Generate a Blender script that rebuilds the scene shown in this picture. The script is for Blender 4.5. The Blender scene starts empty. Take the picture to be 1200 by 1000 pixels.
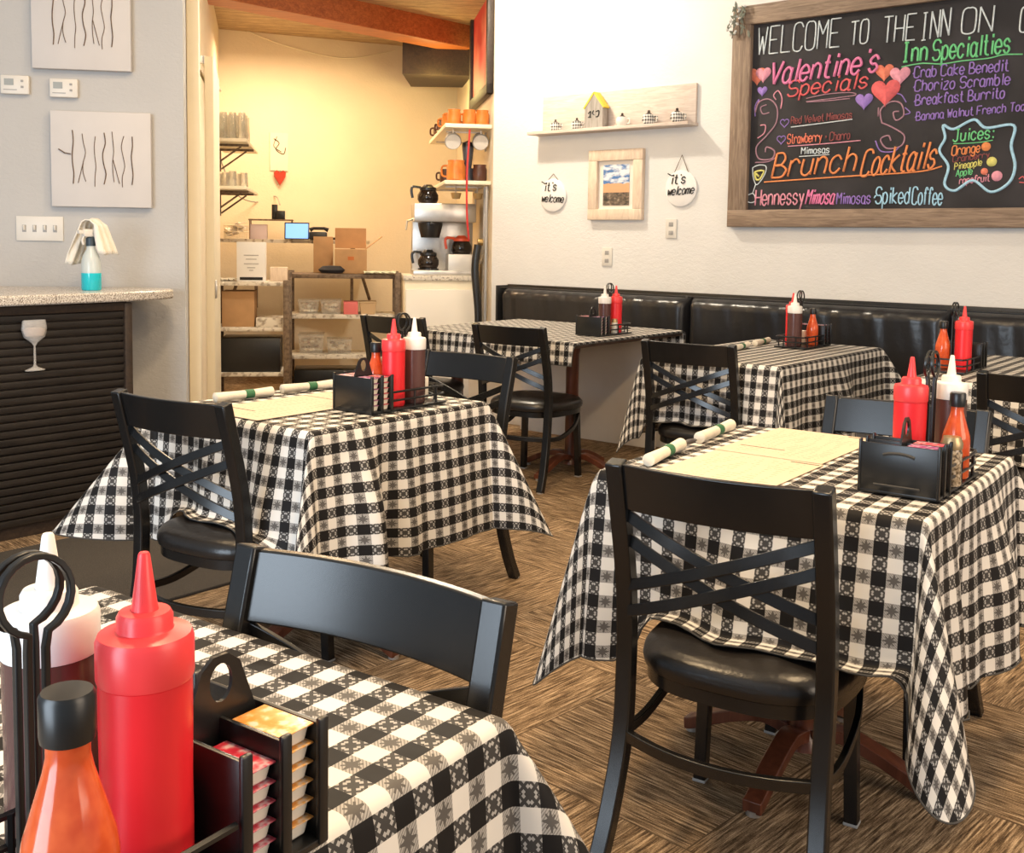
import bpy, bmesh, math, random
from mathutils import Vector, Matrix
random.seed(4)
R_ = math.radians
SC = bpy.context.scene
COL = SC.collection

# ------------------------------------------------------------------ camera
FPX, PX, PY = 1250.0, 600.0, 384.0
PITCH, ROLL, YAW, EYE = R_(4.62), 0.015, math.atan(1505/1250.0), 1.28
VF = Vector((-math.cos(YAW), math.sin(YAW), 0)); VR = Vector((math.sin(YAW), math.cos(YAW), 0)); VZ = Vector((0, 0, 1))
FW = VF*math.cos(PITCH) - VZ*math.sin(PITCH); U0 = VZ*math.cos(PITCH) + VF*math.sin(PITCH)
CR = VR*math.cos(ROLL) + U0*math.sin(ROLL); CU = U0*math.cos(ROLL) - VR*math.sin(ROLL)
CAM = Vector((0, 0, EYE))
cd = bpy.data.cameras.new('camera'); cam = bpy.data.objects.new('camera', cd); COL.objects.link(cam)
cam.matrix_world = Matrix(((CR.x, CU.x, -FW.x, 0), (CR.y, CU.y, -FW.y, 0), (CR.z, CU.z, -FW.z, EYE), (0, 0, 0, 1)))
cd.sensor_width = 36; cd.lens = 36*FPX/1200; cd.shift_y = -(500-PY)/1200; cd.clip_start = 0.02
SC.camera = cam

def ray(x, y): return FW + CR*((x-PX)/FPX) - CU*((y-PY)/FPX)
def at(x, y, d):                       # point seen at pixel x, y at ground distance d
    q = ray(x, y); return CAM + q*(d/q.dot(VF))
def atY(x, y, Y):                      # point on the plane Y = const
    q = ray(x, y); return CAM + q*(Y/q.y)
def K(r, d, z=0.0):                    # kitchen ground coordinates: r right, d ahead
    p = VR*r + VF*d; return Vector((p.x, p.y, z))
KROT = math.atan2(.752, .658)          # kitchen frame: local x along its back wall
KB = Vector((math.cos(KROT), math.sin(KROT), 0)); KA = Vector((-math.sin(KROT), math.cos(KROT), 0))

# ------------------------------------------------------------------ light
SC.view_settings.view_transform = 'Standard'; SC.view_settings.look = 'None'
SC.view_settings.gamma = 1; SC.view_settings.use_curve_mapping = False
SC.view_settings.exposure = 0.56
w = bpy.data.worlds.new('world'); SC.world = w; w.use_nodes = True
w.node_tree.nodes['Background'].inputs[0].default_value = (0.80, 0.90, 1.0, 1)
w.node_tree.nodes['Background'].inputs[1].default_value = 0.30

def area(name, loc, target, sx, sy, power, col):
    l = bpy.data.lights.new(name, 'AREA'); l.shape = 'RECTANGLE'; l.size = sx; l.size_y = sy; l.energy = power; l.color = col
    o = bpy.data.objects.new(name, l); COL.objects.link(o); o.location = loc
    o.rotation_euler = (Vector(target)-Vector(loc)).to_track_quat('-Z', 'Y').to_euler(); return o
def point(name, loc, power, col, rad=.1):
    l = bpy.data.lights.new(name, 'POINT'); l.energy = power; l.color = col; l.shadow_soft_size = rad
    o = bpy.data.objects.new(name, l); COL.objects.link(o); o.location = loc; return o
WARM = (1, .71, .40); COOL = (.74, .87, 1.0)
area('window_daylight', (-1.35, -2.6, 1.3), (-2.2, 4, .9), 2.3, 2.4, 122, COOL)
area('side_warm_fill', (2.8, 2.2, 1.9), (-2.5, 3, 0.9), 2.6, 1.8, 62, (1, .80, .60))  # unseen warm light added from the right to tint the right-facing cloth sides
for i, (x, y, e) in enumerate(((-.5, 1.2, 40), (-2.2, 1.5, 34), (-.6, 3.1, 28), (-2.6, 3.0, 17), (-3.6, 1.7, 9))):
    area('ceiling_downlight', (x, y, 3.3), (x, y, 0), .35, .35, e, WARM)
point('wall_spotlight', (-4.85, 5.10, 3.40), 105, (1, .88, .70), .05)
area('kitchen_lamp', K(-1.75, 9.15, 2.93), K(-1.75, 9.3, 0), .9, .4, 36, (1, .70, .42))
point('kitchen_corner_lamp', K(-.72, 9.5, 2.62), 7, (1, .80, .28), .08)
point('passage_fill', K(-1.1, 6.6, 2.4), 10, (1, .74, .44), .1)  # added light with no fixture, brightens the passage wall

# ------------------------------------------------------------------ materials
MATS = {}
def mat(name, col, rough=.5, metal=0.0, var=0.0, scale=8.0, bump=0.0, bscale=60.0, trans=0.0, coat=0.0, emit=0.0, alpha=1.0, spec=.5):
    if name in MATS: return MATS[name]
    m = bpy.data.materials.new(name); m.use_nodes = True; MATS[name] = m
    nt = m.node_tree; b = nt.nodes['Principled BSDF']
    b.inputs['Base Color'].default_value = (*col, 1); b.inputs['Roughness'].default_value = rough
    b.inputs['Metallic'].default_value = metal; b.inputs['Transmission Weight'].default_value = trans
    b.inputs['Coat Weight'].default_value = coat; b.inputs['Alpha'].default_value = alpha
    b.inputs['Specular IOR Level'].default_value = spec
    if emit: b.inputs['Emission Color'].default_value = (*col, 1); b.inputs['Emission Strength'].default_value = emit
    tc = nt.nodes.new('ShaderNodeTexCoord')
    if var:
        n = nt.nodes.new('ShaderNodeTexNoise'); n.inputs['Scale'].default_value = scale; n.inputs['Detail'].default_value = 5
        nt.links.new(tc.outputs['Object'], n.inputs['Vector'])
        r = nt.nodes.new('ShaderNodeValToRGB')
        r.color_ramp.elements[0].color = (*[max(0, c*(1-var)) for c in col], 1); r.color_ramp.elements[0].position = .3
        r.color_ramp.elements[1].color = (*[min(1, c*(1+var)) for c in col], 1); r.color_ramp.elements[1].position = .7
        nt.links.new(n.outputs[0], r.inputs[0]); nt.links.new(r.outputs[0], b.inputs['Base Color'])
    if bump:
        n = nt.nodes.new('ShaderNodeTexNoise'); n.inputs['Scale'].default_value = bscale; n.inputs['Detail'].default_value = 4
        nt.links.new(tc.outputs['Object'], n.inputs['Vector'])
        bp = nt.nodes.new('ShaderNodeBump'); bp.inputs['Strength'].default_value = bump; bp.inputs['Distance'].default_value = .01
        nt.links.new(n.outputs[0], bp.inputs['Height']); nt.links.new(bp.outputs[0], b.inputs['Normal'])
    return m

class NT:
    """tiny node builder for the patterned materials"""
    def __init__(s, name, rough=.6):
        s.m = bpy.data.materials.new(name); s.m.use_nodes = True; s.nt = s.m.node_tree; s.b = s.nt.nodes['Principled BSDF']
        s.b.inputs['Roughness'].default_value = rough
        s.tc = s.nt.nodes.new('ShaderNodeTexCoord'); MATS[name] = s.m
    def link(s, a, b): s.nt.links.new(a, b)
    def put(s, v, inp):
        if isinstance(v, (int, float)): inp.default_value = v
        elif isinstance(v, tuple): inp.default_value = (*v, 1) if len(v) == 3 and len(inp.default_value) == 4 else v
        else: s.link(v, inp)
    def math(s, op, a, b=0.0, c=0.0):
        n = s.nt.nodes.new('ShaderNodeMath'); n.operation = op
        s.put(a, n.inputs[0]); s.put(b, n.inputs[1])
        if op in ('COMPARE', 'MULTIPLY_ADD'): s.put(c, n.inputs[2])
        return n.outputs[0]
    def sep(s, v):
        n = s.nt.nodes.new('ShaderNodeSeparateXYZ'); s.link(v, n.inputs[0]); return n.outputs
    def comb(s, x, y, z=0.0):
        n = s.nt.nodes.new('ShaderNodeCombineXYZ'); s.put(x, n.inputs[0]); s.put(y, n.inputs[1]); s.put(z, n.inputs[2]); return n.outputs[0]
    def noise(s, v, scale, detail=3, rough=.5, dist=0.0):
        n = s.nt.nodes.new('ShaderNodeTexNoise'); s.link(v, n.inputs['Vector']); n.inputs['Scale'].default_value = scale
        n.inputs['Detail'].default_value = detail; n.inputs['Roughness'].default_value = rough; n.inputs['Distortion'].default_value = dist
        return n.outputs[0]
    def mapping(s, v, loc=(0, 0, 0), rot=(0, 0, 0), scale=(1, 1, 1)):
        n = s.nt.nodes.new('ShaderNodeMapping'); s.link(v, n.inputs[0]); n.inputs[1].default_value = loc; n.inputs[2].default_value = rot; n.inputs[3].default_value = scale
        return n.outputs[0]
    def mix(s, f, a, b):
        n = s.nt.nodes.new('ShaderNodeMix'); n.data_type = 'RGBA'; s.put(f, n.inputs[0]); s.put(a, n.inputs[6]); s.put(b, n.inputs[7]); return n.outputs[2]
    def ramp(s, f, stops):
        n = s.nt.nodes.new('ShaderNodeValToRGB'); s.link(f, n.inputs[0]); e = n.color_ramp.elements
        while len(e) < len(stops): e.new(.5)
        for q, (p, c) in zip(e, stops): q.position = p; q.color = (*c, 1)
        return n.outputs[0]
    def bump(s, h, strength=.3, dist=.01):
        n = s.nt.nodes.new('ShaderNodeBump'); n.inputs['Strength'].default_value = strength; n.inputs['Distance'].default_value = dist
        s.link(h, n.inputs['Height']); s.link(n.outputs[0], s.b.inputs['Normal'])
    def color(s, c): s.put(c, s.b.inputs['Base Color'])

def gingham():
    n = NT('gingham cloth', .55)
    x, y, _ = n.sep(n.tc.outputs['UV'])
    S = .0290
    u = n.math('DIVIDE', x, S); v = n.math('DIVIDE', y, S)
    su = n.math('LESS_THAN', n.math('FLOORED_MODULO', u, 2.0), 1.0); sv = n.math('LESS_THAN', n.math('FLOORED_MODULO', v, 2.0), 1.0)
    both = n.math('MULTIPLY', su, sv); one = n.math('ABSOLUTE', n.math('SUBTRACT', su, sv))
    fu = n.math('ABSOLUTE', n.math('SUBTRACT', n.math('FRACT', u), .5)); fv = n.math('ABSOLUTE', n.math('SUBTRACT', n.math('FRACT', v), .5))
    d = n.math('ABSOLUTE', n.math('SUBTRACT', fu, fv)); sm = n.math('ADD', fu, fv)
    # two kinds of half tone square: a dark lattice between the black squares, a stitched flower between the white ones
    lat = n.math('LESS_THAN', n.math('ABSOLUTE', n.math('SUBTRACT', n.math('FRACT', n.math('MULTIPLY', sm, 2.6)), .5)), .24)
    lat = n.math('MAXIMUM', lat, n.math('LESS_THAN', n.math('FRACT', n.math('MULTIPLY', d, 3.0)), .34))
    lattice = n.mix(lat, (.42, .405, .385), (.060, .057, .055))
    petals = n.math('MULTIPLY', n.math('LESS_THAN', n.math('MULTIPLY', fu, fv), .020), n.math('LESS_THAN', sm, .46))
    petals = n.math('MAXIMUM', petals, n.math('MULTIPLY', n.math('LESS_THAN', d, .07), n.math('LESS_THAN', sm, .56)))
    speck = n.math('LESS_THAN', n.math('FRACT', n.math('MULTIPLY', n.math('ADD', u, v), 6.0)), .34)
    fl_ = n.math('MAXIMUM', n.math('MULTIPLY', petals, .85), n.math('MULTIPLY', speck, .62))
    flower = n.mix(fl_, (.40, .38, .355), (.060, .054, .050))
    c = n.mix(both, (.74, .71, .66), (.014, .013, .013))
    c = n.mix(n.math('MULTIPLY', su, n.math('SUBTRACT', 1.0, sv)), c, lattice)
    c = n.mix(n.math('MULTIPLY', sv, n.math('SUBTRACT', 1.0, su)), c, flower)
    n.color(c); n.b.inputs['Sheen Weight'].default_value = .0; n.b.inputs['Specular IOR Level'].default_value = .12
    n.bump(n.noise(n.tc.outputs['UV'], 9, 2), .25, .02)
    return n.m
M_CLOTH = gingham()

def carpet():
    n = NT('striated carpet tiles', .95)
    o = n.tc.outputs['Object']
    v = n.mapping(o, rot=(0, 0, R_(4)))
    x, y, z = n.sep(v)
    T = .61
    cx = n.math('FLOOR', n.math('DIVIDE', x, T)); cy = n.math('FLOOR', n.math('DIVIDE', y, T))
    ck = n.math('FLOORED_MODULO', n.math('ADD', cx, cy), 2.0)
    a = n.noise(n.mapping(v, scale=(5, 105, 1)), 1.5, 4, .72); b = n.noise(n.mapping(v, scale=(105, 5, 1)), 1.5, 4, .72)
    st = n.math('ADD', n.math('MULTIPLY', a, n.math('SUBTRACT', 1.0, ck)), n.math('MULTIPLY', b, ck))
    g = n.noise(o, 300, 2)
    st = n.math('ADD', n.math('MULTIPLY', st, .82), n.math('MULTIPLY', g, .18))
    c = n.ramp(st, [(.37, (.040, .025, .014)), (.46, (.150, .098, .057)), (.53, (.31, .213, .128)), (.64, (.66, .49, .32))])
    ex = n.math('LESS_THAN', n.math('FRACT', n.math('DIVIDE', x, T)), .008); ey = n.math('LESS_THAN', n.math('FRACT', n.math('DIVIDE', y, T)), .008)
    c = n.mix(n.math('MULTIPLY', n.math('MAXIMUM', ex, ey), .6), c, (.06, .04, .025))
    n.color(c); n.bump(st, .8, .01); n.b.inputs['Specular IOR Level'].default_value = .1
    return n.m
def wood(name, dark, light, sc=(1, 18, 18), rough=.55, k=3.0, pre=0.0):
    n = NT(name, rough); v = n.tc.outputs['Object']
    if pre: v = n.mapping(v, rot=(0, 0, -pre))
    v = n.mapping(v, scale=sc)
    f = n.noise(v, k, 5, .6, 1.2); n.color(n.ramp(f, [(.3, dark), (.7, light)])); n.bump(f, .12, .004); return n.m
def stucco(name, col, var=.04):
    n = NT(name, .85); o = n.tc.outputs['Object']
    f = n.noise(o, 3.0, 4); c = tuple(col)
    n.color(n.ramp(f, [(.3, tuple(q*(1-var) for q in c)), (.7, tuple(min(1, q*(1+var*.4)) for q in c))]))
    h = n.noise(n.mapping(o, scale=(1, 1, 1.6)), 38, 5, .55, .6); n.bump(h, .38, .006); n.b.inputs['Specular IOR Level'].default_value = .25
    return n.m
def granite():
    n = NT('speckled granite', .25); o = n.tc.outputs['Object']
    f = n.noise(o, 190, 3, .7)
    n.color(n.ramp(f, [(.36, (.10, .085, .075)), (.46, (.40, .35, .30)), (.55, (.72, .68, .62)), (.7, (.85, .82, .78))])); return n.m
def speckle(name, stops, scale, rough=.6):
    n = NT(name, rough); f = n.noise(n.tc.outputs['Object'], scale, 2); n.color(n.ramp(f, stops)); return n.m

M_CARPET = carpet()
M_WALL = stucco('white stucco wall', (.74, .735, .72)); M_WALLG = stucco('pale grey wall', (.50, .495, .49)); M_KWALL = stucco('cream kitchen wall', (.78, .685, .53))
M_CEIL = mat('white ceiling', (.8, .8, .78), .9)
M_BLK = mat('black powder coated steel', (.008, .0078, .0078), .26, 0, .12, 14, .010, 260, spec=.55)
M_VINYL = mat('black vinyl', (.014, .012, .011), .30, 0, .2, 7, .10, 70)
M_BVINYL = mat('black bench vinyl', (.017, .017, .019), .30, 0, .2, 4, .5, 7)
M_PLBLK = mat('black plastic', (.012, .012, .012), .32, 0, .1, 30)
M_BASE = wood('reddish brown table base', (.06, .016, .008), (.16, .05, .025), (6, 6, 1), .3)
M_TOP = wood('dark brown table top', (.035, .02, .012), (.09, .05, .03), (1, 12, 12), .4)
M_RED = mat('red squeeze plastic', (.78, .022, .030), .33, 0, .05, 9)
M_REDL = mat('red lid plastic', (.86, .055, .06), .33, 0, .05, 9)
M_WHTL = mat('white lid plastic', (.85, .82, .78), .35, 0, .03, 9)
M_SAUCE = mat('brown barbecue sauce in plastic', (.10, .045, .040), .22, 0, .15, 6)
M_HOT = speckle('orange pepper sauce', [(.3, (.56, .070, .020)), (.65, (.68, .115, .032))], 60, .13)
M_GRANITE = granite()
M_SLAT = wood('black stained slats', (.010, .008, .007), (.028, .022, .018), (12, 1, 12), .45)
M_MAT = speckle('dark floor mat pile', [(.35, (.016, .014, .012)), (.65, (.075, .062, .05))], 320, .95)
M_CANVAS = mat('white canvas', (.60, .575, .565), .8, 0, .03, 5, .1, 300)
M_TWIG = mat('brown twig', (.13, .085, .06), .8, 0, .4, 40)
M_WPLAST = mat('white plastic', (.70, .67, .62), .4, 0, .03, 10)
M_GREY = mat('grey plastic', (.33, .32, .31), .5, 0, .05, 12)
M_FRAME = wood('rustic grey brown wood', (.15, .10, .07), (.34, .25, .18), (1.2, 14, 14), .7, 4)
M_FRAMEV = wood('rustic grey brown wood upright', (.15, .10, .07), (.34, .25, .18), (14, 14, 1.2), .7, 4)
M_PALEW = wood('pale whitewashed wood', (.52, .42, .36), (.72, .63, .56), (2, 22, 22), .7)
M_PINEW = wood('pale pine wood', (.60, .46, .35), (.80, .66, .52), (9, 9, 2), .65)
M_SLATE = speckle('black chalkboard', [(.3, (.013, .012, .014)), (.75, (.040, .036, .042))], 3.5, .75)
M_PAPER = mat('cream paper', (.80, .74, .66), .8, 0, .05, 5)
M_NAP = mat('white napkin cloth', (.72, .67, .56), .85, 0, .05, 30, .2, 90)
M_GREEN = mat('green napkin band', (.03, .14, .06), .6, 0, .1, 20)
M_STEEL = mat('brushed steel', (.60, .58, .55), .32, .8, .06, 20)
M_GLASS = mat('clear glass', (.90, .92, .90), .08, 0, trans=.9, alpha=.7)
M_CLEAR = mat('translucent clear plastic', (.80, .78, .72), .25, 0, alpha=.28)
M_CARD = mat('brown cardboard', (.45, .26, .12), .85, 0, .08, 12)
M_ORANGE = mat('glazed orange stoneware', (.58, .17, .03), .22, 0, .2, 14)
M_DKMUG = mat('glazed dark brown stoneware', (.07, .025, .015), .25, 0, .2, 14)
M_BEAM = wood('orange stained beam', (.26, .06, .012), (.52, .16, .04), (1, 14, 14), .5, 3.0, KROT)
M_DKWOOD = wood('dark stained timber', (.02, .012, .008), (.05, .03, .018), (1, 12, 12), .55)
M_PLANK = None
def planks():
    n = NT('straw coloured ceiling boards', .7); o = n.mapping(n.tc.outputs['Object'], rot=(0, 0, -KROT))
    f = n.noise(n.mapping(o, scale=(3, 30, 3)), 2.0, 5, .65, 1.0); x, y, z = n.sep(o)
    c = n.ramp(f, [(.3, (.20, .12, .06)), (.6, (.52, .37, .20)), (.75, (.62, .47, .28))])
    gap = n.math('LESS_THAN', n.math('FRACT', n.math('DIVIDE', y, .14)), .05)
    n.color(n.mix(gap, c, (.04, .025, .015))); return n.m
M_PLANK = planks()
M_CREAMP = mat('cream paint', (.80, .72, .55), .5, 0, .03, 6)
M_RUST = speckle('worn brown painted steel', [(.35, (.10, .065, .04)), (.6, (.20, .14, .09))], 40, .55)
M_SHELFW = speckle('scuffed white shelf', [(.35, (.35, .29, .22)), (.5, (.72, .66, .56))], 26, .6)

# ------------------------------------------------------------------ mesh helpers
class MB:
    def __init__(s): s.bm = bmesh.new()
    def _add(s, t, M=None):
        if M is not None: t.transform(M)
        me = bpy.data.meshes.new('t'); t.to_mesh(me); t.free(); s.bm.from_mesh(me); bpy.data.meshes.remove(me)
    def box(s, c, d, rz=0.0, bev=0.0, M=None, seg=2):
        t = bmesh.new(); bmesh.ops.create_cube(t, size=1.0)
        bmesh.ops.scale(t, vec=Vector(d), verts=t.verts)
        if bev: bmesh.ops.bevel(t, geom=t.edges[:], offset=bev, segments=seg, affect='EDGES', profile=.5)
        X = Matrix.Translation(Vector(c)) @ Matrix.Rotation(rz, 4, 'Z')
        if M is not None: X = X @ M
        s._add(t, X); return s
    def lathe(s, prof, n=28, c=(0, 0, 0), M=None):
        t = bmesh.new(); rows = []
        for r, z in prof:
            if r < 1e-6: rows.append([t.verts.new((0, 0, z))])
            else: rows.append([t.verts.new((r*math.cos(2*math.pi*i/n), r*math.sin(2*math.pi*i/n), z)) for i in range(n)])
        for a, b in zip(rows, rows[1:]):
            for i in range(n):
                j = (i+1) % n
                if len(a) == 1 and len(b) == 1: continue
                if len(a) == 1: t.faces.new((a[0], b[j], b[i]))
                elif len(b) == 1: t.faces.new((a[i], a[j], b[0]))
                else: t.faces.new((a[i], a[j], b[j], b[i]))
        bmesh.ops.recalc_face_normals(t, faces=t.faces)
        X = Matrix.Translation(Vector(c))
        if M is not None: X = X @ M
        s._add(t, X); return s
    def tube(s, pts, r, n=8, closed=False):
        pts = [Vector(p) for p in pts]; N = len(pts); t = bmesh.new(); rows = []
        rr = r if isinstance(r, (list, tuple)) else [r]*N
        up = None
        for i, p in enumerate(pts):
            a = pts[i-1] if (i > 0 or closed) else p; b = pts[(i+1) % N] if (i < N-1 or closed) else p
            tg = (b-a).normalized()
            if up is None:
                up = Vector((0, 0, 1)) if abs(tg.z) < .9 else Vector((1, 0, 0))
            up = (up - tg*up.dot(tg))
            if up.length < 1e-6: up = tg.orthogonal()
            up.normalize(); sd = tg.cross(up)
            rows.append([t.verts.new(p + (up*math.cos(2*math.pi*k/n) + sd*math.sin(2*math.pi*k/n))*rr[i]) for k in range(n)])
        for i in range(N if closed else N-1):
            a, b = rows[i], rows[(i+1) % N]
            for k in range(n): t.faces.new((a[k], a[(k+1) % n], b[(k+1) % n], b[k]))
        if not closed: t.faces.new(rows[0][::-1]); t.faces.new(rows[-1])
        bmesh.ops.recalc_face_normals(t, faces=t.faces)
        s._add(t); return s
    def sweep(s, pts, side, w, th):
        """rectangular bar along pts; side = constant direction of width w, th across"""
        pts = [Vector(p) for p in pts]; N = len(pts); t = bmesh.new(); rows = []; side = Vector(side).normalized()
        for i, p in enumerate(pts):
            tg = (pts[min(i+1, N-1)]-pts[max(i-1, 0)]).normalized(); sd = (side - tg*side.dot(tg)).normalized(); nn = tg.cross(sd)
            ww = w[i] if isinstance(w, (list, tuple)) else w; tt = th[i] if isinstance(th, (list, tuple)) else th
            rows.append([t.verts.new(p + sd*a*ww/2 + nn*b*tt/2) for a, b in ((-1, -1), (1, -1), (1, 1), (-1, 1))])
        for a, b in zip(rows, rows[1:]):
            for k in range(4): t.faces.new((a[k], a[(k+1) % 4], b[(k+1) % 4], b[k]))
        t.faces.new(rows[0][::-1]); t.faces.new(rows[-1]); bmesh.ops.recalc_face_normals(t, faces=t.faces)
        s._add(t); return s
    def prism(s, poly, h0, h1, M=None):
        """polygon in local xy extruded from z = h0 to h1, then M"""
        t = bmesh.new(); a = [t.verts.new((x, y, h0)) for x, y in poly]; b = [t.verts.new((x, y, h1)) for x, y in poly]; n = len(poly)
        t.faces.new(a[::-1]); t.faces.new(b)
        for i in range(n): t.faces.new((a[i], a[(i+1) % n], b[(i+1) % n], b[i]))
        bmesh.ops.recalc_face_normals(t, faces=t.faces); s._add(t, M); return s
    def hull(s, bot, top):
        t = bmesh.new(); a = [t.verts.new(p) for p in bot]; b = [t.verts.new(p) for p in top]; n = len(a)
        t.faces.new(a[::-1]); t.faces.new(b)
        for i in range(n): t.faces.new((a[i], a[(i+1) % n], b[(i+1) % n], b[i]))
        bmesh.ops.recalc_face_normals(t, faces=t.faces); s._add(t); return s
    def build(s, name, m, parent=None, sharp=38, bevel=0.0, loc=None, rz=None):
        me = bpy.data.meshes.new(name)
        ca = math.cos(R_(sharp))
        s.bm.normal_update()
        for f in s.bm.faces: f.smooth = True
        for e in s.bm.edges:
            if len(e.link_faces) == 2 and e.link_faces[0].normal.dot(e.link_faces[1].normal) < ca: e.smooth = False
        s.bm.to_mesh(me); s.bm.free()
        o = bpy.data.objects.new(name, me); COL.objects.link(o); me.materials.append(m)
        if parent is not None: o.parent = parent
        if loc is not None: o.location = loc
        if rz is not None: o.rotation_euler.z = rz
        if bevel:
            q = o.modifiers.new('bevel', 'BEVEL'); q.width = bevel; q.segments = 2; q.limit_method = 'ANGLE'; q.angle_limit = R_(40)
        return o

def tag(o, label, cat, group=None):
    o['label'] = label; o['category'] = cat
    if group: o['group'] = group
    return o
def thing(name, label, cat, loc=(0, 0, 0), rz=0.0, group=None):
    o = bpy.data.objects.new(name, None); COL.objects.link(o); o.location = loc; o.rotation_euler = (0, 0, rz); o.empty_display_size = .05
    return tag(o, label, cat, group)
def struct(o): o['kind'] = 'structure'; return o
def dup(root, loc, rz, label, group=None):
    r = root.copy(); COL.objects.link(r); r.location = loc; r.rotation_euler = (0, 0, rz); r['label'] = label
    if group: r['group'] = group
    for ch in list(root.children):
        c = ch.copy(); COL.objects.link(c); c.parent = r
        for g in list(ch.children):
            d = g.copy(); COL.objects.link(d); d.parent = c
    return r
def part_label(o, l): o['label'] = l; return o
def smooth_path(pts, k=6, closed=False):
    pts = [Vector(p) for p in pts]; n = len(pts); out = []
    if n < 3: return pts
    for i in range(n if closed else n-1):
        p0 = pts[i-1] if (i > 0 or closed) else pts[i]; p1 = pts[i]; p2 = pts[(i+1) % n]; p3 = pts[(i+2) % n] if (closed or i+2 < n) else p2
        for j in range(k):
            t = j/k; out.append(.5*((2*p1) + (p2-p0)*t + (2*p0-5*p1+4*p2-p3)*t*t + (3*p1-p0-3*p2+p3)*t**3))
    if not closed: out.append(pts[-1])
    return out
def sst(a, b, x):
    t = max(0, min(1, (x-a)/(b-a))); return t*t*(3-2*t)

# ------------------------------------------------------------------ handwriting strokes
GL = dict(A='022842 1434', B='0208 082837362505 052544433202', C='4738180703123243', D='0208 0818374644331202', E='48080242 0535', F='480802 0535',
 H='0208 4248 0545', I='2228 1838 1232', J='3833221203 1848', K='0208 480542', L='080242', M='0208254842', N='02084248', O='28180703123243473828',
 P='0208 08283746352505', R='0208 08283746352505 2542', S='473818070615354443321203', T='0848 2822', V='082248', W='0812263248',
 a='3526160503122233 363242', b='0802 0516263533221203', c='3526160503122233', d='3832 3526160503122233', e='04343526160503122233', f='37281712 0626',
 g='3526160503122233 3631201001', h='0802 0516263532', i='1612 1718', k='0802 360432', l='1812', m='0602 05162522 25364542', n='0602 0516263532',
 o='160503122233352616', p='0600 0516263533221203', r='0602 05162635', s='35261605142433221203', t='18132232 0626', u='0603122233 3632', v='061236',
 w='0612253246', y='0622 3610', z='06360232', j='2621100 1')
GL["'"] = '1817'; GL['.'] = '1425'; GL[':'] = '1516 1213'; GL['&'] = '1535 2624'
GW = {'i': 2.6, 'l': 2.4, "'": 2, '.': 2.2, ' ': 2.6, 'm': 5.3, 'w': 5, 'W': 5.4, 'M': 5.2, 'r': 4, 't': 3.6, 'f': 3.8, ':': 2.5}
def write(mb, s, p0, p1, height, rad, normal, slant=0.0, k=4):
    """handwriting from p0 to p1 on a surface with the given normal"""
    p0, p1 = Vector(p0), Vector(p1); up = Vector((0, 0, 1)); xd = (p1-p0); W = xd.length
    lowup = lambda c: GW.get(c, 5.2 if c.isupper() else 4.4)
    tot = sum(lowup(c) for c in s) - 1.0; sx = W/tot; xd.normalize(); sy = height/6.0; cur = 0.0
    off = Vector(normal)*rad*.3
    for c in s:
        if c in GL:
            for st in GL[c].replace('  ', ' ').split(' '):
                if len(st) < 4: continue
                P = [(int(st[i])+0.0, int(st[i+1])-2.0) for i in range(0, len(st)-1, 2)]
                pts = [p0 + xd*((cur+x)*sx + slant*y*sy) + up*(y*sy) + off for x, y in P]
                pts = smooth_path(pts, k) if len(pts) > 2 and not c.isupper() or c in 'COSJBDPRU' else pts
                if len(pts) > 2 and len(pts) == len(P):
                    for a_, b_ in zip(pts, pts[1:]): mb.tube([a_, b_], rad, 5)
                else: mb.tube(pts, rad, 5)
        cur += lowup(c)

# ------------------------------------------------------------------ room shell
WY = 6.2
def wallseg(name, a, b, z0, z1, m, th=.12, side=1):
    a = Vector((a[0], a[1], 0)); b = Vector((b[0], b[1], 0)); t = (b-a).normalized(); n = Vector((-t.y, t.x, 0))*side*th
    q = [a, b, b+n, a+n]
    o = MB().hull([(v.x, v.y, z0) for v in q], [(v.x, v.y, z1) for v in q]).build(name, m); return struct(o)
fl = MB().box((-2.5, 3.5, -.05), (12, 15, .1)).build('floor', M_CARPET); struct(fl)
struct(MB().box((-2.5, 1.8, 3.55), (12, 9.4, .1)).build('ceiling', M_CEIL))
P2 = K(-.165, 8.19)                               # end of the bench wall
wallseg('wall_back', (P2.x, WY), (3.2, WY), 0, 3.5, M_WALL, .12, 1)
LA = K(-5.0, 4.72); LP = K(-1.615, 5.26)          # left wall with the canvases
wallseg('wall_left', LA, LP, 0, 3.5, M_WALLG, .10, 1)
Q = K(-2.70, 9.85); RR = K(-.575, 10.817); W2E = K(-.585, 10.83)
BD = (RR-Q).normalized(); BN = Vector((BD.y, -BD.x, 0)); BROT = math.atan2(BD.y, BD.x)    # back wall direction, its normal into the room
def onback(x, y, gap=.01):
    q = ray(x, y); return CAM + q*((BN.dot(Q) + gap - BN.dot(CAM))/BN.dot(q))
LPk = LP + KA*.1
wallseg('wall_passage', LP + (Q-LP).normalized()*.10, Q, 0, 3.5, M_KWALL, .10, 1)
wallseg('wall_kitchen', Q - BD*.2, RR + BD*.2, 0, 3.5, M_KWALL, .12, 1)
wallseg('wall_pantry', (P2.x, WY), W2E, 0, 3.5, M_KWALL, .12, -1)
CP = [(-1.75, 5.05), (-.165, 8.22), (-.56, 10.83), (-2.85, 9.85)]
o = MB().hull([K(r, d, 3.16) for r, d in CP], [K(r, d, 3.22) for r, d in CP]).build('ceiling_kitchen', M_PLANK); struct(o)
b0, b1 = K(-2.40, 7.38), K(-.375, 9.56); bd = (b1-b0).normalized(); bnn = Vector((-bd.y, bd.x, 0))
o = MB().hull([v + VZ*2.965 for v in (b0, b1, b1+bnn*.26, b0+bnn*.26)], [v + VZ*3.165 for v in (b0, b1, b1+bnn*.26, b0+bnn*.26)]).build('ceiling_beam', M_BEAM, bevel=.006); struct(o)
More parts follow.
